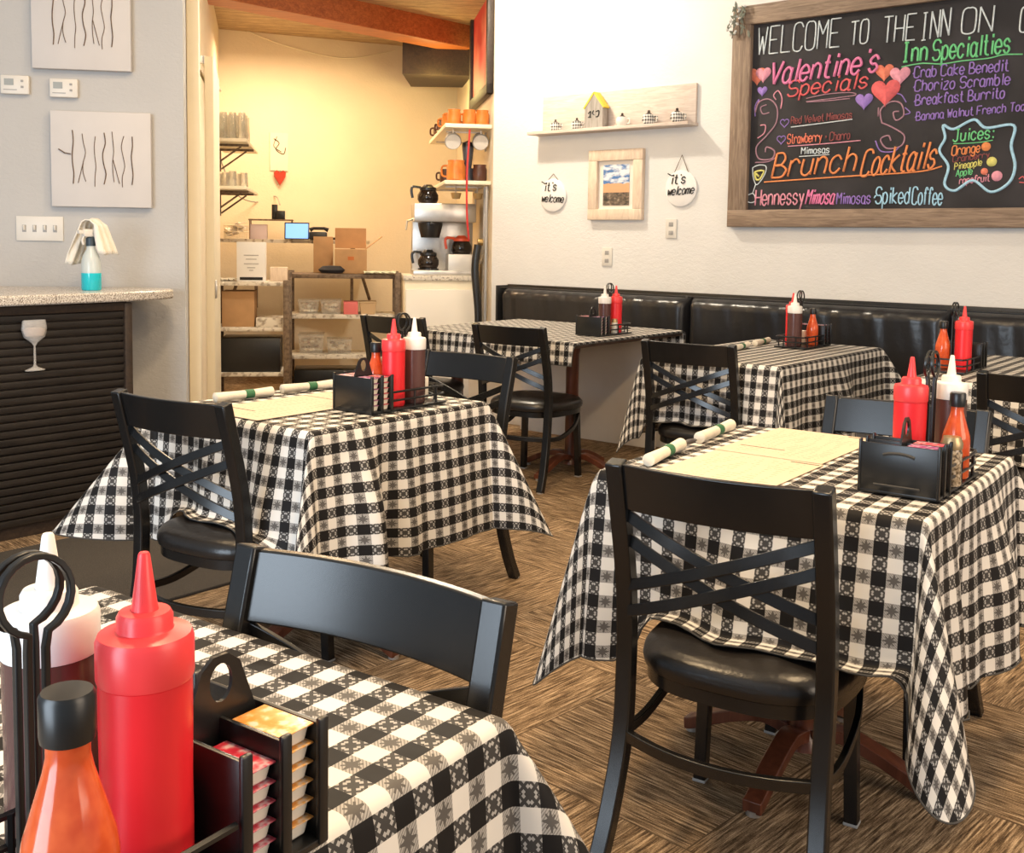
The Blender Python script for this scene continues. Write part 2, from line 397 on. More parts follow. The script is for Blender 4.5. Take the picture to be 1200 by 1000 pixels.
DP = [(-1.0, 9.55), (-.36, 9.62), (-.50, 10.35), (-1.0, 10.35)]
o = MB().hull([K(r, d, 2.74) for r, d in DP], [K(r, d, 3.165) for r, d in DP]).build('ceiling_duct', M_DKWOOD); struct(o)

# floor mat by the counter
tag(MB().box((-3.74, 1.2, .006), (.98, 4.6, .012), bev=.004).build('floor_mat', M_MAT), 'dark grey runner mat on the carpet along the black counter', 'mat')

# ------------------------------------------------------------------ left wall and counter
def onleft(x, y):                                  # a point on the left wall
    n = KA; c = n.dot(LP); q = ray(x, y); return CAM + q*((c - n.dot(CAM))/n.dot(q))
for (x0, y0, x1, y1, lab) in ((40, -30, 154, 81, 'white canvas with a row of thin twigs, above the two thermostats'), (63, 134, 178, 242, 'white canvas with a row of thin twigs, lower one above the switch plate')):
    a = onleft(x0, y1); b = onleft(x1, y0); cx = (a+b)/2; w_ = (b-a).dot(KB); h_ = b.z-a.z
    c = thing('canvas_art', lab, 'picture', cx - KA*.022, KROT, 'twig canvases')
    MB().box((0, 0, 0), (w_, .036, h_), bev=.004).build('canvas', M_CANVAS, c)
    tw = MB()
    xs = (-.28, -.17, -.06, .03, .12, .22, .31)
    for i, xx in enumerate(xs):
        h0 = -.26 + .03*math.sin(i*2.1); h1 = .27 + .03*math.cos(i*1.7)
        pts = [(xx*w_ + .0035*math.sin(k*1.9+i*2)*(1+1.2*(i % 2)), -.021, (h0 + (h1-h0)*k/5)*h_) for k in range(6)]
        tw.tube(smooth_path(pts, 3), .0016 + .0009*(i % 3 == 0), 5)
        if i in (1, 4): tw.tube([(xx*w_, -.021, 0), (xx*w_ + .028*(1 if i == 4 else -1), -.021, -.25*h_)], .0017, 5)
    if y0 > 0: tw.tube([(-.42*w_, -.021, .10*h_), (-.36*w_, -.021, .06*h_), (-.30*w_, -.021, .05*h_)], .003, 5)
    tw.build('twigs', M_TWIG, c)
for (x, y, lab) in ((19, 100, 'white wall thermostat nearest the left edge of the picture'), (76, 104, 'white wall thermostat to the right of its twin')):
    p = onleft(x, y); t = thing('thermostat', lab, 'thermostat', p - KA*.014, KROT, 'thermostats on the left wall')
    MB().box((0, 0, 0), (.128, .026, .088), bev=.006).build('housing', M_WPLAST, t)
    MB().box((-.025, -.0135, .012), (.042, .003, .030)).build('display', mat('grey lcd', (.30, .31, .29), .3), t)
    for dz in (.018, -.010): MB().box((.034, -.0145, dz), (.012, .004, .010), bev=.001).build('button', M_GREY, t)
    MB().box((-.02, -.0135, -.024), (.06, .002, .004)).build('grille', M_GREY, t)
p = onleft(47, 268); t = thing('light_switch_plate', 'white wall plate with four toggle switches above the counter', 'light switch', p - KA*.004, KROT)
MB().box((0, 0, 0), (.215, .007, .118), bev=.003).build('plate', M_WPLAST, t)
for i in range(4):
    MB().box((-.07+.0467*i, -.008, .004), (.010, .012, .022), bev=.002, M=Matrix.Rotation(R_(18), 4, 'X')).build('toggle', M_WPLAST, t)
    MB().box((-.07+.0467*i, -.0036, 0), (.018, .002, .034)).build('slot', M_GREY, t)

ct = thing('bar_counter', 'black counter with a ribbed horizontal slat front under the granite top', 'counter', (-4.4, 2.0, 0))
wl = lambda Y: LP.x + (Y-LP.y)*KB.x/KB.y           # x of the left wall at Y
poly = [(-.005, -2.2), (-.005, .60), (wl(2.60)+4.4+.02, .60), (wl(-.2)+4.4+.02, -2.2)]
poly = [(-.012, -1.6), (-.012, .585), (-.19, .585), (wl(.4)+4.4+.05, -1.6)]
MB().prism(poly, .0, .985).build('body', M_DKWOOD, ct)
sl = MB(); nsl = 26
for i in range(nsl): sl.box((0, -.53, .055+.89*(i+.5)/nsl), (.022, 2.19, .89/nsl-.006), bev=.004)
sl.build('slat_front', M_SLAT, ct)
MB().box((.006, .575, .49), (.034, .036, .98), bev=.003).build('corner_post', M_DKWOOD, ct)
MB().box((.004, -.53, .964), (.03, 2.19, .036), bev=.003).build('top_rail', M_DKWOOD, ct)
gp = [(-4.30, .4), (-4.31, 2.0), (-4.34, 2.5), (-4.39, 2.74), (-4.45, 2.85), (-4.53, 2.90), (-4.61, 2.885)]
bk = [(wl(y)+.012, y) for y in (2.86, .4)]
bk = [Vector((LP.x, LP.y, 0)) - KA*.008 - KB*s_ for s_ in (.28, 2.2)]
tag(MB().prism(gp + [(v.x, v.y) for v in bk], .987, 1.030).build('countertop', M_GRANITE, bevel=.008), 'speckled granite countertop with a rounded end over the black counter', 'countertop')
# wine glass ornament on the slats
q = atY(37, 405, 2.14)
wg = thing('wine_glass_ornament', 'flat clear stemmed wine glass ornament on the black slat front', 'ornament', (-4.372, 2.14, .71))
Mw = Matrix.Rotation(R_(90), 4, 'Y')
MB().lathe([(.012, .012), (.042, .0), (.044, .004), (.012, .016), (.005, .024), (.0045, .105), (.014, .118), (.046, .142), (.055, .175), (.050, .21), (.047, .213), (.050, .175), (.040, .146), (.01, .124)], 24, M=Matrix.Scale(.35, 4, (1, 0, 0))).build('glass', mat('thin clear acrylic', (.75, .74, .73), .12, 0, alpha=.30), wg)
MB().lathe([(.0, .135), (.040, .146), (.049, .172), (.030, .182), (.0, .176)], 18, M=Matrix.Scale(.3, 4, (1, 0, 0))).build('wine', mat('pale pink wine', (.75, .62, .56), .2, alpha=.8), wg)
# spray bottle and towel
zt = 1.031
sb = thing('spray_bottle', 'clear bottle half full of bright blue cleaner on the granite counter', 'bottle', (-4.56, 2.50, zt))
MB().lathe([(0, 0), (.0395, 0), (.0435, .006), (.0435, .078), (.0, .078)], 28).build('cleaner_liquid', mat('bright blue cleaner', (.02, .52, .62), .12, 0, .1, 6), sb)
MB().lathe([(0, -.0005), (.0385, -.0005), (.0425, .006), (.0425, .125), (.036, .155), (.020, .185), (.017, .205), (0, .205)], 28).build('bottle_body', mat('milky clear bottle', (.70, .76, .75), .2, alpha=.7), sb)
MB().lathe([(0, .2), (.021, .2), (.021, .235), (.014, .24), (0, .24)], 20).build('collar', mat('dark blue grey collar', (.03, .05, .07), .4), sb)
h = MB(); h.box((0, .0, .258), (.028, .075, .036), bev=.007); h.box((0, -.045, .262), (.018, .03, .018), bev=.004); h.tube([(0, -.03, .25), (0, -.04, .225), (0, -.036, .205)], .006, 6); h.build('trigger_head', M_WPLAST, sb)
def towel():
    mb = MB(); t = bmesh.new(); nu, nv = 22, 16; g = []
    L = .42; Wd = .15
    for i in range(nu+1):
        row = []; s = (i/nu-.44)*L
        for j in range(nv+1):
            v = (j/nv-.5); fold = .013*math.sin(v*17+2*s*8)
            a = .045
            if abs(s) < a: ang = s/a*math.pi/2; y = math.sin(ang)*.032; z = .285 + math.cos(ang)*.025
            else:
                y = math.copysign(.032 + (abs(s)-a)*.30 + .004, s); z = .285 - (abs(s)-a)*.96
            spread = 1 + max(0, abs(s)-.04)*2.2
            row.append(t.verts.new((v*Wd*spread*.62 + fold*.25, y + fold*(1 if abs(s) > a else .2), z + .004*math.sin(v*9) - .02*abs(v)*(abs(s) < a))))
        g.append(row)
    for i in range(nu):
        for j in range(nv): t.faces.new((g[i][j], g[i+1][j], g[i+1][j+1], g[i][j+1]))
    mb._add(t); o = mb.build('towel', mat('white terry towel', (.82, .78, .70), .95, 0, .04, 20, .3, 160), sharp=180)
    q = o.modifiers.new('s', 'SOLIDIFY'); q.thickness = .005
    return o
tw = towel(); tw.location = Vector((-4.56, 2.50, zt+.012)) + KA*.050; tw.rotation_euler.z = KROT + R_(66)
tag(tw, 'white cloth towel draped over the top of the blue spray bottle', 'towel')

# open white door against the passage wall
dpos = LP + KA*.18
td = (Q-LP).normalized(); tn = Vector((td.y, -td.x, 0))
dang = math.atan2(td.y, td.x)
dr = thing('door_1', 'white door folded open against the passage wall, seen edge on', 'door', LP + td*.45 + tn*.10, dang)
struct(dr)
MB().box((.42, 0, 1.12), (.84, .045, 2.22), bev=.004).build('door_panel', M_CREAMP, dr)
ks = MB(); ks.box((.02, -.028, 1.0), (.03, .012, .10), bev=.003); ks.build('latch_plate', M_STEEL, dr)
di = Matrix.Rotation(-dang, 4, 'Z') @ Matrix.Translation(-dr.location)
for pq in ((at(236, 71, 6.1), at(258, 106, 6.9)), (at(230, 76, 5.9), at(247, 108, 6.3))): MB().tube([di @ pq[0], di @ pq[1]], .009, 8).build('closer_arm', M_CREAMP, dr)
MB().lathe([(0, -.02), (.028, -.02), (.028, .02), (0, .02)], 14).build('closer_hub', M_STEEL, dr).location = di @ at(235, 70, 6.0)
tr = MB().box((0, 0, 1.3), (.10, .06, 2.6), bev=.006).build('trim_1', M_CREAMP, loc=LP + td*.22 + tn*.035, rz=dang); struct(tr)

# ------------------------------------------------------------------ kitchen
def kthing(name, label, cat, p, group=None, rz=KROT): return thing(name, label, cat, p, rz, group)
# glass shelves on the passage wall
for (y, lab) in ((168, 'upper wall shelf of upturned glasses beside the passage'), (222, 'lower wall shelf of glassware beside the passage')):
    p = at(271, y, 8.0); s = kthing('wall_shelf', lab, 'shelf', p, 'glass shelves by the passage')
    MB().box((0, .25, 0), (.27, 1.1, .025), bev=.003).build('board', M_CREAMP, s)
    for yy in (-.1, .35):
        MB().box((.01, yy, -.022), (.25, .018, .016)).box((-.12, yy, -.10), (.018, .018, .18)).tube([(-.11, yy, -.17), (.08, yy, -.03)], .007, 6).build('bracket', M_RUST, s)
    n = 0
    for j in range(3):
        for i in range(4):
            if y == 222 and (i+j) % 2: continue
            hgt = .19 if y == 168 else .11; rr = .030
            g = MB().lathe([(rr, 0), (rr*1.0, .004), (rr*.85, hgt), (0, hgt), (0, hgt-.004), (rr*.8, hgt-.006), (rr*.93, .003), (rr, 0)], 14).build('drinking_glass', M_GLASS, loc=p + KB*(-.10+.066*i) + KA*(-.22+.16*j) + Vector((0, 0, .0125)))
            tag(g, ('upturned clear drinking glass on the upper passage shelf' if y == 168 else 'short clear glass on the lower passage shelf'), 'glass', 'glasses on the upper shelf' if y == 168 else 'glasses on the lower shelf')
# long desk shelf on the back wall
dk = at(345, 283, 9.35); ds = kthing('wall_desk', 'long narrow wall-mounted desk shelf with the tablet on it', 'desk', dk)
dk_ = dk.copy()
MB().prism([(-.82, -.09), (.62, -.09), (.66, .30), (.66, .80), (-.50, .46), (-.82, .40)], -.015, .015).build('board', M_SHELFW, ds)
for xx in (-.35, .5): MB().tube([(xx, -.05, -.02), (xx-.22 if xx < 0 else xx+.16, .28, -.52)], .014, 6).tube([(xx, .29, -.02), (xx, .29, -.6)], .014, 6).build('brace', M_RUST, ds)
zd = dk.z + .015
def kbox(name, label, cat, px, py, d, dims, m, rz=0.0, base=None, group=None, bev=.004, lid=None):
    p = at(px, py, d)
    if base is not None: p.z = base
    o = MB().box((0, 0, dims[2]/2), dims, bev=bev).build(name, m, loc=p, rz=KROT+rz); return tag(o, label, cat, group)
def kp(px, d, base): p = at(px, 300, d); p.z = base; return p
# tablet
tb = thing('tablet', 'small tablet with a glowing blue screen on the wall desk', 'tablet', kp(348, 9.2, zd), KROT)
Mt = Matrix.Rotation(R_(-14), 4, 'X')
MB().box((0, 0, .075), (.21, .012, .15), bev=.004, M=Mt).build('case', M_PLBLK, tb)
MB().box((0, -.008, .075), (.19, .002, .13), M=Mt).build('screen', mat('lit blue screen', (.16, .36, .80), .3, emit=.9), tb)
MB().box((0, .035, .012), (.12, .09, .022), bev=.004).build('stand', M_PLBLK, tb)
# card terminal / phone
ph = thing('telephone', 'black desk telephone beside the blue tablet', 'telephone', kp(373, 9.2, zd), KROT)
MB().box((0, 0, .035), (.15, .17, .07), bev=.012).build('phone_body', M_PLBLK, ph)
MB().tube([(-.07, -.02, .085), (-.04, -.02, .10), (.05, -.02, .10), (.085, -.02, .085)], [.02, .013, .013, .02], 8).build('handset', M_PLBLK, ph)
tag(MB().tube(smooth_path([kp(385, 9.15, zd+.012), kp(392, 9.1, zd+.014), kp(398, 9.2, zd+.02), kp(406, 9.15, zd+.012)], 5), .011, 7).build('cable', M_PLBLK), 'thick black cable lying on the wall desk by the cartons', 'cable')
# wire riser with small black boxes
rs = thing('wire_riser', 'small dark wire riser standing on the wall desk behind the sign', 'rack', kp(318, 9.45, zd), KROT)
r_ = MB(); r_.box((0, 0, .17), (.38, .16, .012))
for sx in (-.18, .18):
    for sy in (-.07, .07): r_.tube([(sx, sy, 0), (sx, sy, .17)], .005, 6)
r_.build('wire_frame', M_RUST, rs)
zr = zd + .176
kbox('adapter', 'black power adapter box on the wire riser', 'adapter', 329, 245, 9.42, (.075, .06, .075), M_PLBLK, base=zr)
kbox('storage_box', 'small tall black box at the left of the adapter on the riser', 'box', 322, 245, 9.45, (.05, .05, .13), M_PLBLK, base=zr)
kbox('file_box', 'lavender grey box under the wire riser on the wall desk', 'box', 303, 268, 9.42, (.15, .11, .13), mat('lavender card', (.52, .45, .50), .7), base=zd)
# basket
bs = thing('wire_basket', 'wire basket of crumpled papers at the left end of the wall desk', 'basket', kp(277, 9.2, zd), KROT)
b_ = MB()
for z_ in (.005, .06, .115): b_.tube([(math.copysign(.10, math.cos(a))*1.0 if 0 else .10*math.cos(a), .10*math.sin(a), z_) for a in [i*math.pi/8 for i in range(16)]], .004, 5, closed=True)
for i in range(14):
    a = i*2*math.pi/14; b_.tube([(.10*math.cos(a), .10*math.sin(a), .003), (.10*math.cos(a), .10*math.sin(a), .117)], .003, 5)
b_.build('wires', M_CREAMP, bs)
c_ = MB()
for i in range(9): c_.box((random.uniform(-.05, .05), random.uniform(-.05, .05), .04+.012*i), (.11, .07, .008), rz=random.uniform(0, 3), M=Matrix.Rotation(random.uniform(-.5, .5), 4, 'X'))
c_.build('papers', M_PAPER, bs)
# cartons on the tall rack
RK = 8.9; zrk = 1.0
rk = thing('steel_rack', 'brown three-tier steel rack under the open cartons', 'rack', kp(403, RK, 0), KROT)
WR = .88
for i, z_ in enumerate((.995, .665, .335)):
    MB().box((0, 0, z_-.02), (WR-.02, .42, .035), bev=.003).build('tier', M_RUST if i == 0 else M_SHELFW, rk)
for sx in (-1, 1):
    for sy in (-1, 1): MB().box((sx*WR/2, sy*.21, .505), (.05, .05, 1.01), bev=.004).build('post', M_RUST, rk)
MB().box((0, .2, .08), (WR, .03, .05)).build('rear_rail', M_RUST, rk)
for (px, z_, dims, m, lab, nm) in ((362, .665, (.172, .28, .105), M_CLEAR, 'leftmost clear bin of packets on the middle tier of the rack', 'storage_bin'), (388, .665, (.172, .28, .105), M_CLEAR, 'clear bin of beige packets, second on the middle tier of the rack', 'storage_bin'),
     (431, .665, (.138, .28, .095), mat('tan bin', (.58, .40, .22), .6), 'tan bin at the right end of the middle tier of the rack', 'storage_bin'),
     (365, .335, (.208, .28, .15), M_CLEAR, 'tall clear bin at the left of the lower tier of the rack', 'storage_bin'), (398, .335, (.208, .28, .11), M_CLEAR, 'clear bin of wrapped sweets at the right of the lower tier of the rack', 'storage_bin')):
    t = thing(nm, lab, 'bin', kp(px, RK-.02, z_-.002), KROT, 'bins on the steel rack')
    a, b, c = dims; hb = MB(); e = .012
    hb.hull([(-a/2+e, -b/2+e, 0), (a/2-e, -b/2+e, 0), (a/2-e, b/2-e, 0), (-a/2+e, b/2-e, 0)], [(-a/2, -b/2, c), (a/2, -b/2, c), (a/2, b/2, c), (-a/2, b/2, c)]).build('tub', m, t, bevel=.006)
    MB().box((0, 0, c+.003), (a+.006, b+.006, .008), bev=.002).build('rim', m, t)
    cm = MB()
    for i in range(26): cm.box((random.uniform(-a/2+.045, a/2-.045), random.uniform(-b/2+.05, b/2-.05), random.uniform(.02, c*.75)), (.055, .035, .02), rz=random.uniform(0, 3), bev=.004)
    cm.build('packets', speckle('mixed packets', [(.3, (.30, .14, .08)), (.5, (.75, .62, .42)), (.7, (.80, .75, .65))], 26), t)
kbox('sugar_box', 'pinkish red box between the bins on the middle tier of the rack', 'box', 411, 340, RK-.04, (.118, .26, .10), mat('pinkish red card', (.70, .16, .15), .6), base=.663)
kbox('crate', 'black crate on the floor under the steel rack', 'crate', 385, 430, RK, (.55, .34, .20), M_PLBLK, base=0.0)
cb = thing('open_carton', 'open brown cardboard carton with a raised flap on the steel rack', 'carton', kp(411, RK+.02, .996), KROT)
MB().box((0, 0, .10), (.26, .30, .20), bev=.002).build('carton_body', M_CARD, cb)
MB().box((.0, 0, .285), (.005, .28, .17), M=Matrix.Translation((0, 0, 0)) @ Matrix.Rotation(R_(52), 4, 'Y')).build('flap', M_CARD, cb).location = (.19, 0, -.03)
MB().box((0, .155, .29), (.26, .005, .17)).build('flap', M_CARD, cb)
MB().box((0, -.1515, .125), (.05, .002, .03)).build('sticker', mat('dark orange print', (.5, .14, .03), .7), cb)
kbox('carton', 'smaller closed brown carton left of the open carton on the rack', 'carton', 379, 300, RK+.10, (.16, .20, .30), M_CARD, base=.996, bev=.002)
tag(MB().lathe([(0, 0), (.06, .005), (.075, .03), (.05, .06), (0, .065)], 14, M=Matrix.Scale(1.5, 4, (1, 0, 0))).build('cloth_bundle', mat('black cloth', (.02, .02, .025), .9), loc=kp(389, RK-.14, .996), rz=KROT), 'black crumpled cloth bundle on the front of the steel rack', 'cloth')
def crumple(name, lab, p, a, b, m):
    t = bmesh.new(); g = []
    for i in range(13):
        g.append([t.verts.new(((i/12-.5)*a + random.uniform(-.006, .006), (j/8-.5)*b, .012 + .02*abs(math.sin(i*1.1+j))*random.uniform(.5, 1))) for j in range(9)])
    for i in range(12):
        for j in range(8): t.faces.new((g[i][j], g[i+1][j], g[i+1][j+1], g[i][j+1]))
    mb = MB(); mb._add(t); o = mb.build(name, m, loc=p, rz=KROT, sharp=180); q = o.modifiers.new('s', 'SOLIDIFY'); q.thickness = .01
    return tag(o, lab, 'cloth')
crumple('dish_towel', 'folded pale dish towel at the right end of the steel rack', kp(445, RK-.1, .994), .26, .2, mat('pale green cloth', (.66, .68, .50), .9))
# left cart
LC = 8.25
lc = thing('utility_cart', 'narrow three-shelf utility cart with worn white shelves', 'cart', kp(296, LC, 0), KROT)
WC = .53
for z_ in (.945, .600, .255):
    MB().box((0, 0, z_-.015), (WC-.01, .40, .03), bev=.004).build('shelf', M_SHELFW, lc)
for sx in (-1, 1):
    for sy in (-1, 1): MB().box((sx*WC/2, sy*.2, .495), (.045, .045, .93), bev=.004).build('post', M_RUST, lc)
for sx in (-1, 1):
    for sy in (-1, 1): MB().lathe([(0, -.015), (.03, -.015), (.032, 0), (.03, .015), (0, .015)], 14, c=(sx*WC/2, sy*.2, .032), M=Matrix.Rotation(R_(90), 4, 'X')).build('wheel', M_PLBLK, lc)
sg = thing('menu_sign', 'white printed sign board standing on the utility cart', 'sign', kp(295, LC-.06, .945), KROT)
MB().box((0, 0, .15), (.215, .10, .30), bev=.002).build('sign_board', mat('white sign card', (.80, .78, .75), .6), sg)
pr = MB()
for i, z_ in enumerate((.20, .17, .135, .105, .085)): pr.box((0, -.0515, z_), (.11-.03*(i % 3 == 1)-.05*(i > 2), .001, .005))
pr.build('print_lines', M_GREY, sg); MB().box((0, -.0515, .022), (.17, .001, .022)).build('footer_print', M_PLBLK, sg)
kbox('sugar_caddy', 'small wooden box on the right of the utility cart top', 'box', 327, 320, LC, (.13, .10, .11), M_PINEW, base=.945)
crumple('rag', 'crumpled cream rag on the left of the utility cart top', kp(267, LC-.05, .943), .15, .14, M_NAP)
kbox('supply_carton', 'brown printed carton on the middle shelf of the utility cart', 'carton', 281, 360, LC-.02, (.24, .28, .27), M_CARD, base=.600, bev=.002)
kbox('tray_stack', 'flat stack of pale trays on the middle shelf of the utility cart', 'tray', 317, 372, LC, (.20, .28, .07), M_SHELFW, base=.600)
kbox('black_tub', 'black tub on the lower shelf of the utility cart', 'tub', 296, 410, LC, (.44, .33, .26), M_PLBLK, base=.255)
# poster, heart ornament, cord on back wall
KW = at(327, 190, 9.90)
cp = kthing('wall_calendar', 'cream paper calendar with a drawn design on the kitchen back wall', 'calendar', onback(327, 178), rz=BROT)
MB().box((0, 0, 0), (.17, .006, .35)).build('sheet', mat('cream calendar paper', (.80, .73, .58), .8), cp)
d_ = MB(); d_.tube(smooth_path([(-.05, -.005, .12), (.0, -.005, .08), (-.03, -.005, .02), (.04, -.005, -.02), (.06, -.005, .04)], 6), .004, 5); d_.tube(smooth_path([(-.02, -.005, .14), (-.05, -.005, .05), (.02, -.005, .0)], 6), .003, 5); d_.build('drawing', M_DKWOOD, cp)
hp = kthing('heart_ornament', 'red heart ornament hanging below the calendar drawing', 'ornament', onback(328, 206, .03), rz=BROT)
MB().prism([(0, -.09), (.05, -.01), (.055, .03), (.03, .05), (0, .03), (-.03, .05), (-.055, .03), (-.05, -.01)], -.01, .01, M=Matrix.Rotation(R_(90), 4, 'X')).build('heart', mat('dark red felt', (.40, .04, .02), .8), hp)
tag(MB().tube(smooth_path([onback(264, 25), onback(330, 52), onback(400, 68), onback(450, 62), onback(466, 58)], 8), .006, 6).build('cable_run', M_CREAMP), 'thin cable sagging across the kitchen wall under the ceiling', 'cable')
tag(MB().tube(smooth_path([at(256, 180, 9.3), at(275, 225, 9.6), onback(300, 237), onback(322, 230), at(328, 240, 9.6)], 8), .006, 6).build('power_cord', M_GREY), 'grey power cord looping from the glass shelves to the wire riser', 'cord')
sc_ = kthing('wall_camera', 'small black security camera high in the kitchen corner', 'camera', at(266, 7, 9.2))
MB().box((0, 0, 0), (.06, .12, .06), bev=.01).build('camera_body', M_PLBLK, sc_); MB().tube([(0, .05, .02), (0, .18, .09)], .01, 6).build('bracket', M_PLBLK, sc_)

# coffee corner
FD = 8.75
fz = 1.0
fr = thing('undercounter_fridge', 'white waist-high cabinet under the coffee brewer', 'cabinet', kp(514, FD, 0), KROT)
MB().box((0, 0, .48), (.585, .52, .96), bev=.006).build('cabinet_body', M_CREAMP, fr)
MB().box((0, -.27, .46), (.565, .025, .86), bev=.006).build('door', mat('off white enamel', (.80, .75, .66), .35), fr)
MB().box((0, -.005, .98), (.60, .54, .04), bev=.004).build('top', speckle('scuffed pale laminate', [(.35, (.35, .30, .24)), (.5, (.70, .64, .54))], 60), fr)
cf = thing('coffee_brewer', 'steel twin coffee brewer with a black funnel on the white cabinet', 'coffee machine', kp(519, FD, fz), KROT)
MB().box((.01, -.02, .02), (.53, .40, .04), bev=.004).build('base', M_STEEL, cf)
MB().box((0.0, .12, .30), (.50, .14, .56), bev=.008).build('tower', M_STEEL, cf)
MB().box((0, -.01, .50), (.50, .32, .15), bev=.01).build('head', M_STEEL, cf)
MB().box((.145, -.04, .10), (.24, .32, .14), bev=.006).build('warmer_block', mat('pale steel', (.68, .65, .60), .4, .3), cf)
MB().lathe([(0, .30), (.075, .30), (.10, .40), (.10, .42), (0, .42)], 20, c=(-.11, -.06, 0)).build('brew_basket', M_PLBLK, cf)
MB().box((-.11, -.20, .41), (.03, .14, .02), bev=.004).build('basket_handle', M_PLBLK, cf)
MB().lathe([(0, .04), (.085, .04), (.085, .052), (0, .052)], 20, c=(-.125, -.08, 0)).build('warmer_plate', M_PLBLK, cf)
MB().tube([(-.24, -.05, .45), (-.30, -.10, .43), (-.31, -.12, .36)], .008, 6).build('faucet', M_STEEL, cf)
def carafe(lab, p, top, tilt=0.0):
    c = thing('coffee_carafe', lab, 'carafe', p, KROT, 'coffee carafes'); c.rotation_euler.x = tilt
    MB().lathe([(0, 0), (.07, 0), (.085, .03), (.085, .065), (.06, .11), (.055, .115), (0, .115)], 24).build('bowl', mat('dark coffee in glass', (.015, .010, .008), .08), c)
    MB().lathe([(.060, .10), (.068, .105), (.068, .125), (.045, .135), (.03, .15), (0, .15)], 24).build('lid', top, c)
    MB().tube(smooth_path([(-.06, -.02, .125), (-.12, -.03, .13), (-.135, -.03, .10), (-.125, -.03, .04)], 5), .011, 7).build('handle', top, c)
    return c
bp_ = kp(519, FD, fz)
carafe('black-lidded glass coffee carafe on the lower warmer plate', bp_ - KB*.125 - KA*.08 + Vector((0, 0, .053)), M_PLBLK)
c2 = carafe('dark coffee carafe with a red-orange lid on the raised warmer', bp_ + KB*.145 - KA*.06 + Vector((0, 0, .171)), mat('red orange plastic', (.70, .09, .03), .4))
c3 = carafe('black coffee pot standing tilted on top of the brewer', bp_ - KB*.13 - KA*.04 + Vector((0, 0, .577)), M_PLBLK)
# pantry wall shelves
nw = Vector((td.x*0, 0, 0))
A2 = (W2E - Vector((P2.x, WY, 0))); A2.z = 0; A2.normalize(); N2 = Vector((-A2.y, A2.x, 0))      # along the wall, into the kitchen
a2 = math.atan2(A2.y, A2.x)
wb = Vector((P2.x, WY, 0))
for (z_, ln, dp, lab) in ((2.155, 1.5, .36, 'upper pantry shelf with orange mugs above the coffee brewer'), (1.725, 1.2, .36, 'lower pantry shelf just above the coffee brewer')):
    s = thing('pantry_shelf', lab, 'shelf', wb + A2*.08 + Vector((0, 0, z_)), a2, 'pantry shelves')
    MB().box((ln/2, dp/2+.002, 0), (ln, dp, .03), bev=.003).build('board', M_CREAMP, s)
    for xx in (.3, ln-.3): MB().box((xx, dp/2, -.02), (.02, dp*.8, .014)).box((xx, .012, -.09), (.02, .014, .15)).build('bracket', M_STEEL, s)
def mug(lab, p, m, r=.055, h=.12, group=None, hand=True):
    c = thing('mug', lab, 'mug', p, KROT + 2.6, group)
    MB().lathe([(0, 0), (r*.8, 0), (r, .015), (r, h*.7), (r*.86, h*.86), (r*.9, h), (r*.84, h), (r*.8, h*.86), (r*.9, .02), (0, .012)], 20).build('cup', m, c)
    if hand: MB().tube(smooth_path([(r*.95, 0, h*.75), (r*1.6, 0, h*.7), (r*1.6, 0, h*.3), (r*.95, 0, h*.22)], 5), .008, 6).build('handle', m, c)
    return c
def pw(al, out, z): return wb + A2*(.08+al) + N2*out + Vector((0, 0, z))
sh_ = [(.14, .28, M_ORANGE, 'orange stoneware mug at the left front of the upper pantry shelf'), (.14, .16, M_ORANGE, 'orange stoneware mug second from the front left of the upper pantry shelf'), (.14, .06, M_ORANGE, 'orange stoneware mug by the wall on the upper pantry shelf'),
       (.5, .29, M_ORANGE, 'orange stoneware mug behind the front row of the upper pantry shelf'), (.9, .28, M_DKMUG, 'dark brown mug far along the upper pantry shelf'), (1.25, .29, M_DKMUG, 'dark brown mug at the far end of the upper pantry shelf')]
for al, ou, m, lab in sh_: mug(lab, pw(al, ou, 2.171), m, group='mugs on the upper pantry shelf')
for al, ou, m, lab, r, h in ((.14, .26, M_ORANGE, 'large orange stoneware jug on the lower pantry shelf', .075, .16), (.45, .31, M_DKMUG, 'dark mug behind the large orange jug on the lower shelf', .05, .11), (.14, .075, M_DKMUG, 'reddish brown mug by the wall on the lower pantry shelf', .058, .13)):
    mug(lab, pw(al, ou, 1.741), m, r, h)
bl = thing('blender', 'dark upright blender on the lower pantry shelf between the mugs', 'blender', pw(.18, .165, 1.741), KROT)
MB().lathe([(0, 0), (.045, 0), (.04, .10), (.03, .11), (.045, .24), (.047, .27), (0, .27)], 16).build('jar', mat('smoky dark plastic', (.05, .055, .07), .25), bl)
MB().lathe([(0, .27), (.048, .27), (.045, .30), (.02, .31), (0, .32)], 16).build('lid', M_PLBLK, bl)
for al, ou, lab in ((.10, .29, 'grey cup with a white bottom hung left under the upper pantry shelf'), (.10, .075, 'grey cup with a white bottom hung right under the upper pantry shelf')):
    c = thing('hanging_cup', lab, 'cup', pw(al, ou, 2.135), KROT, 'cups under the pantry shelf')
    Mh = Matrix.Translation((0, 0, -.095)) @ Matrix.Rotation(R_(-68), 4, 'X')
    MB().lathe([(0, 0), (.062, 0), (.066, .012), (.050, .10), (0, .10)], 22, M=Mh).build('cup_body', M_GREY, c)
    MB().lathe([(0, .0), (.058, .0), (.058, -.004), (0, -.006)], 22, M=Mh).build('white_bottom', M_WPLAST, c)
    MB().tube([(0, 0, 0), (0, .0, -.04)], .005, 6).build('hook', M_STEEL, c)
